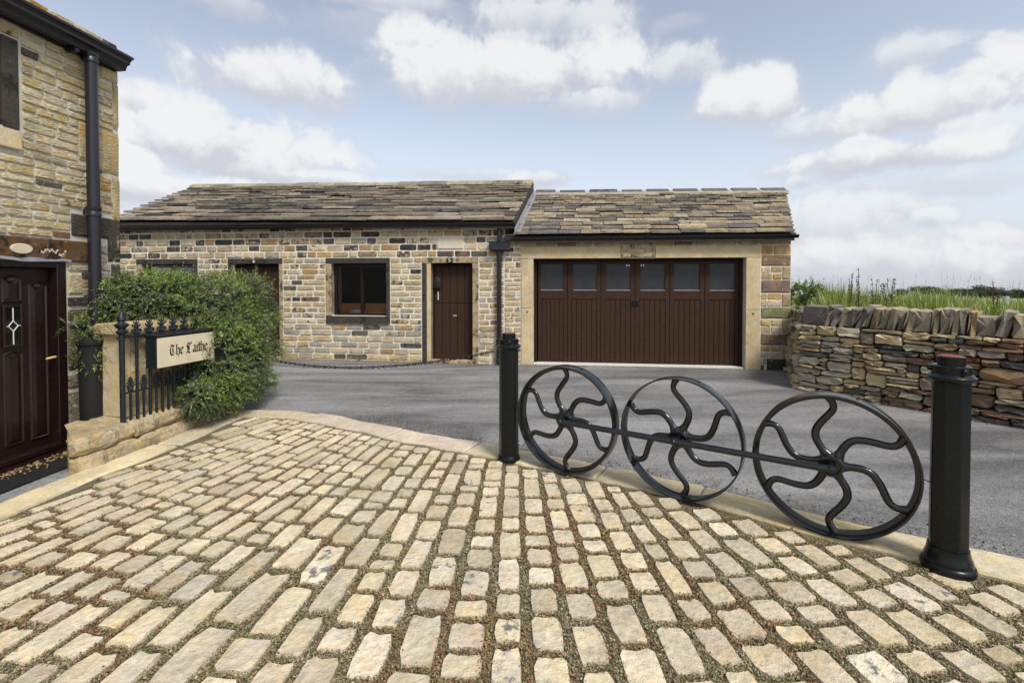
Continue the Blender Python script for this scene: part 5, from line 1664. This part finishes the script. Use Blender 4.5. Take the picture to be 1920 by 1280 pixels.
# ================================================================== HEDGE
def sprays(name, ells, count, per, tw_len, lsize, base_cols, tip_cols, mat, seed, parent=None, droop=.25, tip=.3, keep=None, wild=0):
    """leafy twigs rooted on the skin of overlapping rounded volumes. ells: (cx,cy,cz,rx,ry,rz,power,weight)"""
    g = np.random.default_rng(seed)
    wts = np.array([e[7] for e in ells], float); wts /= wts.sum()
    PT = []; NR = []
    for e, wt in zip(ells, wts):
        n = int(count * wt); ax = np.array([e[4] * e[5], e[3] * e[5], e[3] * e[4]]); fa = g.choice(3, n, p=ax / ax.sum())
        v = g.uniform(-1, 1, (n, 3)); v[np.arange(n), fa] = g.choice([-1.0, 1.0], n)
        p = e[6]; k = (np.abs(v) ** p).sum(1) ** (-1 / p); q = v * k[:, None]
        rad = np.array(e[3:6]); c = np.array(e[:3])
        nr = np.sign(q) * np.abs(q) ** (p - 1) / rad; nr /= np.linalg.norm(nr, axis=1)[:, None] + 1e-9
        lump = 1 + .09 * np.sin(q[:, 0] * 9 + e[0] * 7) * np.sin(q[:, 1] * 8 + 1) + .09 * np.sin(q[:, 2] * 11 + q[:, 0] * 5)
        dep = g.choice([1.0, .93, .85], n, p=[.6, .25, .15]) * lump
        P = c + q * rad * dep[:, None]
        ok = np.ones(n, bool)
        for f in ells:
            if f is e: continue
            d = ((np.abs((P - np.array(f[:3])) / np.array(f[3:6]))) ** f[6]).sum(1)
            ok &= d > .72
        PT.append(P[ok]); NR.append(nr[ok])
    P = np.concatenate(PT); N = np.concatenate(NR)
    if keep is not None:
        ok = keep(P); P, N = P[ok], N[ok]
    n = len(P)
    D = N * .75 + g.normal(size=(n, 3)) * .42 + np.array([0, 0, .15]); D[:, 2] -= droop * g.uniform(0, 1, n)
    D /= np.linalg.norm(D, axis=1)[:, None]
    L = g.uniform(.5, 1.0, n) * tw_len
    if wild:
        m = g.choice(n, wild, replace=False); L[m] *= 2.0; D[m] = D[m] * .6 + np.array([0, 0, .8]); D /= np.linalg.norm(D, axis=1)[:, None]
    cl = np.sin(P[:, 0] * 7.1 + 2 * np.sin(P[:, 2] * 5.3)) * np.sin(P[:, 1] * 6.3 + P[:, 2] * 4.1)
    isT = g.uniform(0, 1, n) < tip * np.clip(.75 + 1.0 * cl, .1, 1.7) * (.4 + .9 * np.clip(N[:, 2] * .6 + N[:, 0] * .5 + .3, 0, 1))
    if wild: isT[m] = True
    S = np.cross(D, g.normal(size=(n, 3))); S /= np.linalg.norm(S, axis=1)[:, None]
    t = (np.arange(per) + .6) / per
    V = []; C = []
    bc = np.array(base_cols); tc = np.array(tip_cols)
    bcol = bc[g.integers(0, len(bc), n)]; tcol = tc[g.integers(0, len(tc), n)]
    for k in range(per):
        cen = P + D * (L * t[k])[:, None] + np.array([0, 0, -1]) * (L * .25 * t[k] ** 2 * (~isT))[:, None]
        sg = 1 if k % 2 else -1
        ld = D * .75 + S * sg * .75 + g.normal(size=(n, 3)) * .28; ld /= np.linalg.norm(ld, axis=1)[:, None]
        wd = np.cross(ld, N + g.normal(size=(n, 3)) * .5); wd /= np.linalg.norm(wd, axis=1)[:, None] + 1e-9
        sz = (lsize * g.uniform(.65, 1.2, n) * (1.0 - .3 * t[k]))[:, None]
        V.append(np.stack([cen, cen + ld * sz * .5 + wd * sz * .24, cen + ld * sz, cen + ld * sz * .5 - wd * sz * .24], 1))
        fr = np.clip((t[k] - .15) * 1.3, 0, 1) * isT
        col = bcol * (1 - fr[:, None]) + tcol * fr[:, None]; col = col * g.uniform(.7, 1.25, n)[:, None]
        C.append(np.repeat(np.concatenate([col, np.ones((n, 1))], 1)[:, None, :], 4, axis=1))
    V = np.concatenate(V).reshape(-1, 3); C = np.concatenate(C).reshape(-1, 4); F = np.arange(len(V)).reshape(-1, 4)
    return np_mesh(name, V, F, C, mat, parent)


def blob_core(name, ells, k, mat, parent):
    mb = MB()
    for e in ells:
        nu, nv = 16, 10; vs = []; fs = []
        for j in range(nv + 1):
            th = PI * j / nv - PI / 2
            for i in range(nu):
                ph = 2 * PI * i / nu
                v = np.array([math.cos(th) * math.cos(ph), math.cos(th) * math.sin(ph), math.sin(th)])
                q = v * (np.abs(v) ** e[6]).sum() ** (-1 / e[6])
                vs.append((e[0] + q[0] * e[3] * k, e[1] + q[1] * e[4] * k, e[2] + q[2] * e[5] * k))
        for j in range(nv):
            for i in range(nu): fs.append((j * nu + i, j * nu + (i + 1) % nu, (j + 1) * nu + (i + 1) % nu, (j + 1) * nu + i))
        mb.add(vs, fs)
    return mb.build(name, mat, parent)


M['twigs'] = plain_mat('twiggy_shade', (.012, .014, .007), 1.0, var=.5, scale=30, bmp=1.0, bdist=.03)  # near-black colour paints the shade deep inside hedge and tree crowns


def build_hedge():
    root = empty('hedge', (-3.65, 5.8, 0))
    tag(root, 'dense evergreen hedge with bright new tips spilling over the garden wall and sign', 'hedge')
    ells = [(-3.70, 5.82, .88, .55, .60, .70, 5, 8.5), (-3.86, 5.22, 1.40, .34, .42, .21, 3, 2.2), (-4.00, 4.94, 1.38, .12, .20, .20, 2.5, .7), (-3.27, 5.58, .72, .22, .42, .54, 2.6, 2.2),
            (-3.30, 5.17, .36, .15, .26, .15, 2.4, .9), (-3.36, 5.38, .9, .10, .20, .28, 2.3, .7), (-4.04, 4.66, .95, .06, .10, .26, 2.5, .22), (-4.06, 4.52, 1.17, .04, .16, .035, 2, .05)]
    E2 = [(e[0] + 3.65, e[1] - 5.8) + e[2:] for e in ells]
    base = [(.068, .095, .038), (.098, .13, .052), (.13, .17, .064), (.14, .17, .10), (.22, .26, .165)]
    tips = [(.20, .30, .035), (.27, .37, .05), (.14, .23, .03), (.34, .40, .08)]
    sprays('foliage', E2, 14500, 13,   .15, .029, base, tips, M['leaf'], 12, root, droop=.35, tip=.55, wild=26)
    blob_core('stems', E2, .78, M['twigs'], root)  # solid dark blobs under the leaves, painting the hedge's inner shade


build_hedge()

# ================================================================== BOLLARDS AND WHEELS
def build_bollard(P, h, flare, label, rz):
    root = empty('bollard', P, rz); tag(root, label, 'bollard', 'black iron bollards at the ends of the wheel barrier')
    mt = M['iron']; k = h / 1.17
    if flare:
        mb = MB(); mb.lathe([(.118, -.01), (.121, .012), (.117, .026), (.109, .032), (.109, .040), (.103, .062), (.096, .078), (.092, .10), (.090, .115)], 32)
    else:
        mb = MB(); mb.lathe([(.098, -.01), (.100, .012), (.094, .03), (.088, .04)], 32)
    mb.build('base', mt, root, smooth=True)
    mb = MB(); mb.lathe([(.0885, .03), (.087, .12), (.0845, 1.02 * k), (.0845, 1.045 * k)], 8, None, PI / 8)
    mb.build('shaft', mt, root, bevel=.006)
    z = 1.035 * k
    mb = MB(); mb.lathe([(.080, z), (.094, z + .006), (.104, z + .018), (.105, z + .028), (.094, z + .04), (.084, z + .046), (.084, z + .085), (.078, z + .090), (.060, z + .091)], 28)
    mb.build('collar', mt, root, smooth=True)
    mb = MB(); mb.lathe([(.060, z + .088), (.060, z + .135), (.054, z + .139)], 24); mb.build('cap', mt, root, smooth=True)
    mb = MB(); mb.lathe([(.0535, z + .139), (.050, z + .1425), (.02, z + .141)], 24); mb.build('rusty_top', M['rust'], root)
    for a in (0.25, 2.3, 4.4):
        mb = MB(); mb.lathe([(.014, 0), (.014, .016), (.008, .020)], 8, Matrix.Rotation(a - .5 * PI, 4, 'Z') @ Matrix.Translation((0, .082, z + .066)) @ Matrix.Rotation(-PI / 2, 4, 'X'))
        mb.build('set_screw', mt, root, smooth=True)
    return root


BL = ground(954, 859, YZ); BR = ground(1777, 1061, YZ)
build_bollard(BL, FPX and (at_y(957, 629, BL.y).z - YZ) + .01, False, 'slender black iron bollard with plain foot, beside the leftmost wheel', .35)
build_bollard(BR, (at_y(1787, 671, BR.y).z - YZ) + .005, True, 'tall black iron bollard nearest the drystone wall, with flared foot and rusty top', .2)


def build_wheels():
    WH = [(.445, 3.925, -.577), (1.210, 3.448, -.660), (1.978, 2.953, -.605)]
    Rw = .434; zc = YZ + Rw
    o0 = Vector((WH[1][0], WH[1][1], YZ)); yaw = math.atan2(WH[2][1] - WH[0][1], WH[2][0] - WH[0][0])
    root = empty('wheel_barrier', o0, yaw)
    tag(root, 'barrier of three black iron wheels with wavy spokes joined by one long bar', 'barrier')
    FWh = Facade((o0.x, o0.y), (math.cos(yaw), math.sin(yaw)))
    mt = M['wheel_iron']
    for i, (x, y, yw) in enumerate(WH):
        wr = empty('wheel'); wr.parent = root
        p = FWh.loc((x, y, zc)); wr.location = (p.x, p.y, Rw); wr.rotation_euler = (0, 0, yw - yaw)
        mir = -1 if i == 1 else 1; web = .012 if i == 1 else .0
        # rim: flat tyre with raised lips and an inner rib; axis along local y
        hw = .052 if i == 1 else .064; t = .009 if i == 1 else .012
        prof = [(Rw - t, -hw), (Rw - .001, -hw), (Rw, -hw + .004), (Rw, hw - .004), (Rw - .001, hw), (Rw - t, hw), (Rw - t, web + .012), (Rw - (t + .003 if i == 1 else .034), web + .007), (Rw - (t + .003 if i == 1 else .034), web - .007), (Rw - t, web - .012), (Rw - t, -hw)]
        n = 72; vs = []; fs = []; m = len(prof) - 1
        for k in range(n):
            a = 2 * PI * k / n
            for r_, q in prof[:-1]: vs.append((r_ * math.cos(a), q, r_ * math.sin(a)))
        for k in range(n):
            for j in range(m): fs.append((k * m + j, k * m + (j + 1) % m, ((k + 1) % n) * m + (j + 1) % m, ((k + 1) % n) * m + j))
        mb = MB(); mb.add(vs, fs); mb.build('rim', mt, wr, smooth=True)
        RXm = Matrix.Rotation(PI / 2, 4, 'X')
        mb = MB(); mb.lathe([(.020, -.045), (.058, -.045), (.064, -.038), (.066, -.015), (.074, -.012), (.074, .014), (.066, .018), (.066, .055), (.062, .062), (.050, .062), (.046, .050), (.024, .050)], 26, Matrix.Translation((0, web, 0)) @ RXm)
        mb.build('hub', mt, wr, smooth=True)
        mb = MB(); ln = .125 + web
        mb.lathe([(.021, -.05), (.021, ln), (.016, ln + .006)], 16, RXm); mb.build('axle', mt, wr, smooth=True)
        off = [(.10, .03), (.16, .075), (.24, .125), (.34, .168), (.44, .172), (.53, .132), (.62, .068), (.70, .0), (.77, -.050), (.84, -.060), (.91, -.035), (.968, .0)]
        ref = None
        # smooth curve through the control points
        def curve(tt):
            for a, b in zip(range(len(off) - 1), range(1, len(off))):
                if off[a][0] <= tt <= off[b][0] + 1e-6:
                    k = (tt - off[a][0]) / (off[b][0] - off[a][0]); p0 = off[max(a - 1, 0)][1]; p1 = off[a][1]; p2 = off[b][1]; p3 = off[min(b + 1, len(off) - 1)][1]
                    return .5 * (2 * p1 + (p2 - p0) * k + (2 * p0 - 5 * p1 + 4 * p2 - p3) * k * k + (3 * p1 - p0 - 3 * p2 + p3) * k ** 3)
            return 0
        for s in range(6):
            base = R(93) + s * PI / 3 if i != 1 else R(94) + s * PI / 3
            pts = []; rs = []
            for q in range(27):
                tt = .10 + .865 * q / 26; r_ = tt * Rw; side = curve(tt) * Rw * mir
                pts.append((r_, 0, side)); rs.append(.0245 - .0045 * tt + (.008 * max(0, (tt - .88) / .1)) + .012 * max(0, (.2 - tt) / .1))
            o = MB().tube(pts, rs, 10, flat=.8, up=Vector((0, 1, 0))).build('spoke', mt, wr, smooth=True)
            o.rotation_euler = (0, -base, 0); o.location = (0, web, 0)
        for a in (.3, 2.4, 4.6):      # bolts in the rim
            mb = MB(); mb.lathe([(.007, Rw - .002), (.007, Rw + .004), (.004, Rw + .006)], 8, Matrix.Rotation(a, 4, 'Y') @ Matrix.Translation((0, .02, 0)))
            mb.build('bolt', mt, wr)
    a = FWh.loc((WH[0][0], WH[0][1], 0)); b = FWh.loc((WH[2][0], WH[2][1], 0))
    nz = Rw
    mb = MB(); mb.tube([(a.x - .02, -.115, nz), (b.x + .02, -.115, nz)], .0215, 14)
    mb.build('long_bar', mt, root, smooth=True)
    # wire tie from the near wheel to the bollard
    q = FWh.loc((BR.x, BR.y, 0))
    mb = MB(); mb.tube([(b.x + Rw * .99, b.y - .02, Rw * 1.02), (q.x - .08, q.y + .02, Rw * 1.02)], .003, 6); mb.build('wire_tie', mt, root)


build_wheels()

# ================================================================== CHAIN
def build_chain():
    A = FB.world(FB.u(436, 640), -.06, FB.z(436, 645)); Bc = FB.world(FB.u(930, 657, -.14), -.145, FB.z(930, 657, -.14))
    root_o = MB(); L = 0; n = 400; pts = []
    for i in range(n + 1):
        t = i / n; p = A.lerp(Bc, t)
        s = 1 - (2 * t - 1) ** 2
        zz = p.z * (abs(2 * t - 1) ** 1.9) + .024 * s
        pts.append(p - FB.n * (.78 * s ** .8) + Vector((0, 0, zz - p.z)))
    d = [0]
    for a, b in zip(pts, pts[1:]): d.append(d[-1] + (b - a).length)
    step = .052; k = 0; i = 0
    while k * step < d[-1] - step:
        s = k * step
        while d[i + 1] < s: i += 1
        p = pts[i]; t = (pts[i + 1] - pts[i]).normalized(); u = Vector((0, 0, 1)).cross(t).normalized(); w = t.cross(u)
        if k % 2: u, w = w, u
        ring = []
        for q in range(10):
            a = 2 * PI * q / 10; ring.append(p + t * (.036 * math.cos(a)) + u * (.019 * math.sin(a)))
        ring.append(ring[0]); ring.append(ring[1])
        root_o.tube(ring[:11], .0078, 5, up=w, cap=False)
        k += 1
    o = root_o.build('chain', M['iron'], smooth=True)
    tag(o, 'slack black iron chain hanging from the downpipe and sagging to the road', 'chain')


build_chain()

# ================================================================== SMALL THINGS BY THE HOUSE DOOR
def build_door_things():
    a = FH.world(-.95, -.17, .0)
    x0, x1 = -1.2, FH.u(118, 850)
    o = MB().box(x0, x1, -.50, -.16, .002, .018).build('doormat', M['rubber'], bevel=.004); o.location = FH.P; o.rotation_euler = (0, 0, FH.a)
    tag(o, 'black doormat lying below the front door step', 'doormat')
    g = np.random.default_rng(6); n = 520
    x = g.uniform(x0, x1 + .05, n); y = -.16 - np.abs(g.normal(0, .07, n))
    P = np.array([FH.world(a_, b_, .021) for a_, b_ in zip(x, y)]); P[:, 2] += g.uniform(0, .014, n)
    col = np.array([[.33, .21, .09], [.22, .12, .05], [.40, .30, .15]])[g.integers(0, 3, n)] * g.uniform(.6, 1.2, n)[:, None]
    o = bits_mesh('dead_leaves', P, g.uniform(.008, .017, n), col, M['litter'], 3); tag(o, 'dry brown leaves blown against the front door step', 'leaves', kind='stuff')
    # black water butt in the gap between the house and the garden wall
    p = at_y(176, 640, 4.62)
    mb = MB(); mb.lathe([(.085, .0), (.095, .02), (.10, .5), (.105, .98)], 24)
    root = empty('water_butt', (p.x - .02, 4.62, 0)); tag(root, 'narrow black barrel with a lid, half hidden between house wall and garden wall', 'barrel')
    mb.build('barrel', M['rubber'], root, smooth=True)
    mb = MB(); mb.lathe([(.105, .981), (.118, .985), (.118, 1.012), (.10, 1.03), (.03, 1.045)], 24); mb.build('lid', M['rubber'], root, smooth=True)


build_door_things()

# ================================================================== FIELD: GRASS, WEEDS, TREES
def build_grass():
    g = np.random.default_rng(17); n = 32000
    s = g.uniform(-.9, 5.2, n); dd = np.abs(g.gamma(1.3, 1.5, n)) + .03
    # field behind the wall, in the wall's own frame
    X = W0.x + WD.x * s + WN.x * (dd + .42); Y = W0.y + WD.y * s + WN.y * (dd + .42)
    far = g.uniform(0, 1, n) < .35
    rr = g.uniform(9, 34, n); th = g.uniform(.52, .85, n)
    X[far] = (rr * np.sin(th))[far]; Y[far] = (rr * np.cos(th))[far]
    loc = np.stack([(X - FB.P.x) * FB.e.x + (Y - FB.P.y) * FB.e.y, (X - FB.P.x) * FB.n.x + (Y - FB.P.y) * FB.n.y], 1)
    gc = FB.world(U(1482), 0, 0); rvx, rvy = gc.x - W0.x, gc.y - W0.y; rl = math.hypot(rvx, rvy)
    side = ((X - W0.x) * rvy - (Y - W0.y) * rvx) / rl
    ok = ((loc[:, 0] > 5.40) | (loc[:, 1] < -.05)) & (side > .45)
    X, Y, far, dd = X[ok], Y[ok], far[ok], dd[ok]; n = len(X)
    # same surface as the field
    c = np.array([0, 4.0]); rad = np.hypot(X - c[0], Y - c[1])
    z0 = np.where(far, .92 - np.clip(rad - 11, 0, 100) * .0240, .92) - .02
    cl = .5 + .5 * np.sin(X * 3.1 + 2 * np.sin(Y * 2.1)) * np.sin(Y * 2.7)
    left = np.clip((7.9 - Y) * -.6 + .9, .0, 1)
    H = np.clip(1.12 - .12 * dd, .3, 1) * g.uniform(.20, .50, n) * (.7 + .5 * cl) * np.where(far, .30, .85) * (1 + .75 * left) * np.clip(.55 + .45 * dd, .5, 1.0)
    stem = g.uniform(0, 1, n) < .016
    H[stem] = g.uniform(.42, .78, stem.sum()) * np.where(far, .6, 1)[stem]
    a = g.uniform(0, 2 * PI, n); lean = g.uniform(.05, .5, n); lean[stem] *= .5
    dx, dy = np.cos(a) * lean, np.sin(a) * lean
    wx, wy = -np.sin(a), np.cos(a)
    w = g.uniform(.0035, .0078, n) * np.where(far, 2.2, 1); w[stem] = .0022
    V = np.zeros((n, 5, 3))
    def pt(t, bend): return X + dx * H * bend, Y + dy * H * bend, z0 + H * t
    for k, (t, b, ww) in enumerate(((0, 0, 1), (.6, .4, .9))):
        x, y, z = pt(t, b)
        V[:, 2 * k] = np.stack([x - wx * w * ww, y - wy * w * ww, z], 1); V[:, 2 * k + 1] = np.stack([x + wx * w * ww, y + wy * w * ww, z], 1)
    V[:, 4] = np.stack(pt(1, 1.05), 1)
    base = np.arange(n)[:, None] * 5
    F = np.concatenate([base + np.array([[0, 1, 3]]), base + np.array([[0, 3, 2]]), base + np.array([[2, 3, 4]])])
    pal = np.array([[.27, .36, .06], [.21, .31, .05], [.38, .42, .11], [.48, .43, .22], [.14, .21, .035]])
    col = pal[g.choice(5, n, p=[.3, .28, .2, .12, .10])] * g.uniform(.7, 1.2, n)[:, None]
    col[stem] = np.array([.20, .17, .09]) * g.uniform(.5, 1.1, stem.sum())[:, None]
    C = np.repeat(np.concatenate([col, np.ones((n, 1))], 1), 5, axis=0)
    # seed heads as thin spindles of small leaves on the tall stems
    idx = np.where(stem)[0]; HV = []; HC = []
    for i in idx:
        tip = V[i, 4]; k = 14; t = np.linspace(0, 1, k); L = g.uniform(.08, .17)
        ax = np.array([dx[i] * .6, dy[i] * .6, 1.0]); ax /= np.linalg.norm(ax)
        for q in t:
            cpt = tip + ax * L * (q - .6); d = g.normal(size=3); d /= np.linalg.norm(d); sz = .009 * (1 - abs(q - .4)) * g.uniform(.7, 1.4)
            u = ax * sz * 1.6 + d * sz * .6; v = np.cross(ax, d) * sz * .5
            HV += [cpt - v, cpt + u * .6, cpt + u * 1.1, cpt + v + u * .3]; HC += [(*(np.array([.17, .125, .075]) * g.uniform(.5, 1.3)), 1)] * 4
    o = np_mesh('tall_grass', V.reshape(-1, 3), F, C, M['leaf'])
    tag(o, 'long green and straw grass growing above the drystone wall', 'grass', kind='stuff')
    HV = np.array(HV)
    o2 = np_mesh('grass_seed_heads', HV, np.arange(len(HV)).reshape(-1, 4), HC, M['leaf'])
    tag(o2, 'brown seed heads standing above the long grass', 'grass', kind='stuff')


build_grass()


def weed(px, ptop, Y, label, seed, kind='dock', spread=.10):
    p = at_y(px, ptop, Y); h = p.z - .90; r = random.Random(seed)
    root = empty('wild_plant', (p.x, Y, .90)); tag(root, label, 'wild plant', 'weeds behind the drystone wall')
    mb = MB(); V = []; C = []; g = np.random.default_rng(seed)
    ns = 5 if kind == 'thistle' else 3
    for s in range(ns):
        a = r.uniform(0, 2 * PI); le = r.uniform(.2, 1) * spread; hh = h * r.uniform(.72, 1.0) if s else h
        q = [(le * math.cos(a) * t ** 1.5, le * math.sin(a) * t ** 1.5, hh * t) for t in (0, .35, .7, 1.0)]
        mb.tube(q, [.006, .005, .004, .003], 5)
        m = 26 if kind == 'thistle' else 34
        for k in range(m):
            t = r.uniform(.12, 1.0) if kind == 'thistle' else r.uniform(.45, 1.0)
            c = np.array([le * math.cos(a) * t ** 1.5, le * math.sin(a) * t ** 1.5, hh * t]); d = g.normal(size=3); d[2] = abs(d[2]) * .6; d /= np.linalg.norm(d)
            sz = (.075 * (1.1 - t * .6) if kind == 'thistle' else .022) * r.uniform(.7, 1.2)
            w = np.cross(d, g.normal(size=3)); w /= np.linalg.norm(w); w *= sz * (.17 if kind == 'thistle' else .4)
            V += [c, c + d * sz * .5 + w, c + d * sz, c + d * sz * .5 - w]
            col = np.array((.075, .12, .03) if kind == 'thistle' else (.12, .075, .045)) * r.uniform(.6, 1.4); C += [(*col, 1)] * 4
        if kind == 'thistle':
            for k in range(12):
                c = np.array([le * math.cos(a), le * math.sin(a), hh]); d = g.normal(size=3); d /= np.linalg.norm(d); sz = .015; w = np.cross(d, g.normal(size=3)); w /= np.linalg.norm(w); w *= sz * .4
                V += [c, c + d * sz * .5 + w, c + d * sz, c + d * sz * .5 - w]; C += [(.035, .045, .025, 1)] * 4
    mb.build('stem', M['bark'], root, smooth=True)
    np_mesh('foliage', np.array(V), np.arange(len(V)).reshape(-1, 4), np.array(C), M['leaf'], root)


for px, pt, Y, lab, sd, k, sp in ((1641, 524, 7.4, 'dark leafy thistle left of the forked thistle, above the drystone wall', 3, 'thistle', .12), (1668, 523, 7.2, 'forked dark thistle standing tallest in the middle of the field edge', 4, 'thistle', .16),
                              (1612, 502, 7.6, 'tall brown dock stalk nearest the garage above the coping', 5, 'dock', .12), (1594, 511, 7.8, 'short leaning brown dock stalk beside the tall one', 6, 'dock', .05), (1865, 528, 6.6, 'lone dark seed stalk near the right edge above the wall', 7, 'dock', .05)):
    weed(px, pt, Y, lab, sd, k, sp)


def build_shrub():
    p = at_y(1505, 545, 8.9)
    root = empty('field_bush', (p.x + .08, 8.9, 1.0)); tag(root, 'bright green bush growing against the right corner of the garage', 'bush')
    sprays('foliage', [(0, 0, .22, .22, .3, .30, 2.3, 1), (.28, .1, .14, .22, .3, .22, 2.3, .8)], 900, 9, .14, .05, [(.06, .10, .02), (.09, .14, .03)], [(.19, .27, .04), (.14, .22, .03)], M['leaf'], 31, root, droop=.05, tip=.6, wild=10)
    mb = MB()
    for a in range(5): mb.tube([(0, 0, -.02), (.05 * math.cos(a * 1.3), .05 * math.sin(a * 1.3), .2), (.15 * math.cos(a * 1.3), .15 * math.sin(a * 1.3), .42)], [.01, .008, .004], 5)
    mb.build('stems', M['bark'], root)


build_shrub()


def build_trees():
    spec = [(1735, 537, 88, 3.6, 1.25, 'round-topped dark tree left of the pair of bushes on the skyline'), (1692, 549, 95, 2.0, 1.5, 'low dark thicket left of the round-topped tree on the skyline'),
            (1787, 542, 92, 2.6, 1.0, 'small pale-topped tree between the round-topped tree and the wide bush'), (1803, 541, 97, 2.5, .7, 'slim upright tree beside the small pale-topped one'),
            (1838, 536, 80, 3.5, 1.0, 'upright dark tree rising at the left of the wide bush'), (1862, 545, 62, 2.5, 1.7, 'wide dark bush, the nearest and largest in the field'), (1907, 542, 140, 2.6, 1.2, 'lone distant tree at the right edge of the skyline')]
    for i, (px, pt, Y, h, asp, lab) in enumerate(spec):
        p = at_y(px, pt, Y); t = math.hypot(p.x, Y - 4) - 9; zg = field_z(max(0, t)) - .05
        hh = max(1.5, p.z - zg)
        root = empty('field_tree', (p.x, Y, zg)); tag(root, lab, 'tree', 'trees across the field')
        w = h * asp * .62; r = random.Random(i + 50)
        el = [(0, 0, hh * .60, w * .62, w * .6, hh * .40, 2.2, 1)] + [(r.uniform(-.6, .6) * w, r.uniform(-.4, .4) * w, hh * r.uniform(.38, .72), w * r.uniform(.3, .5), w * .4, hh * r.uniform(.18, .27), 2.2, .7) for _ in range(5)]
        sprays('crown', el, 900, 8, hh * .15, hh * .09, [(.040, .062, .022), (.052, .076, .028), (.030, .048, .018)], [(.085, .12, .04)], M['leaf'], 60 + i, root, droop=.1, tip=.3)
        blob_core('shade_core', el, .8, M['twigs'], root)  # dark filler blobs make the crown solid and paint its inner shade
        mb = MB(); mb.tube([(0, 0, 0), (.03 * hh, 0, hh * .3), (0, .02 * hh, hh * .62)], [hh * .035, hh * .026, hh * .01], 7)
        for q in range(4):
            a = r.uniform(0, 6.28); mb.tube([(.02 * hh, 0, hh * .3), (w * .3 * math.cos(a), w * .3 * math.sin(a), hh * .55)], [hh * .016, hh * .006], 5)
        mb.build('trunk', M['bark'], root)


build_trees()

for px, pt, pb, Y, nm, lab, mt, r_ in ((1815, 567, 590, 12.5, 'tree_guard', 'pale plastic tree guard tube standing in the grass below the wide bush', 'stake', .05), (1886, 556, 590, 10.5, 'tree_guard', 'tallest pale plastic tree guard tube, near the right edge', 'stake', .055),
                                  (1733, 557, 590, 15.0, 'tree_guard', 'small pale tree guard tube under the round-topped tree', 'stake', .045)):
    p = at_y(px, pt, Y); q = at_y(px, pb, Y); z0 = min(q.z, .9)
    o = MB().lathe([(r_, z0 - .1), (r_, p.z), (r_ * .85, p.z), (r_ * .85, p.z - .05)], 12).build(nm, M[mt]); o.location = (p.x, Y, 0)
    tag(o, lab, 'tree guard', 'tree guards in the field')
p = at_y(1621, 555, 8.6)
o = MB().box(-.05, .05, -.05, .05, .9, p.z).build('fence_post', M['old_wood'], bevel=.012); o.location = (p.x, 8.6, 0)
tag(o, 'grey wooden post standing in the grass behind the coping stones', 'post')
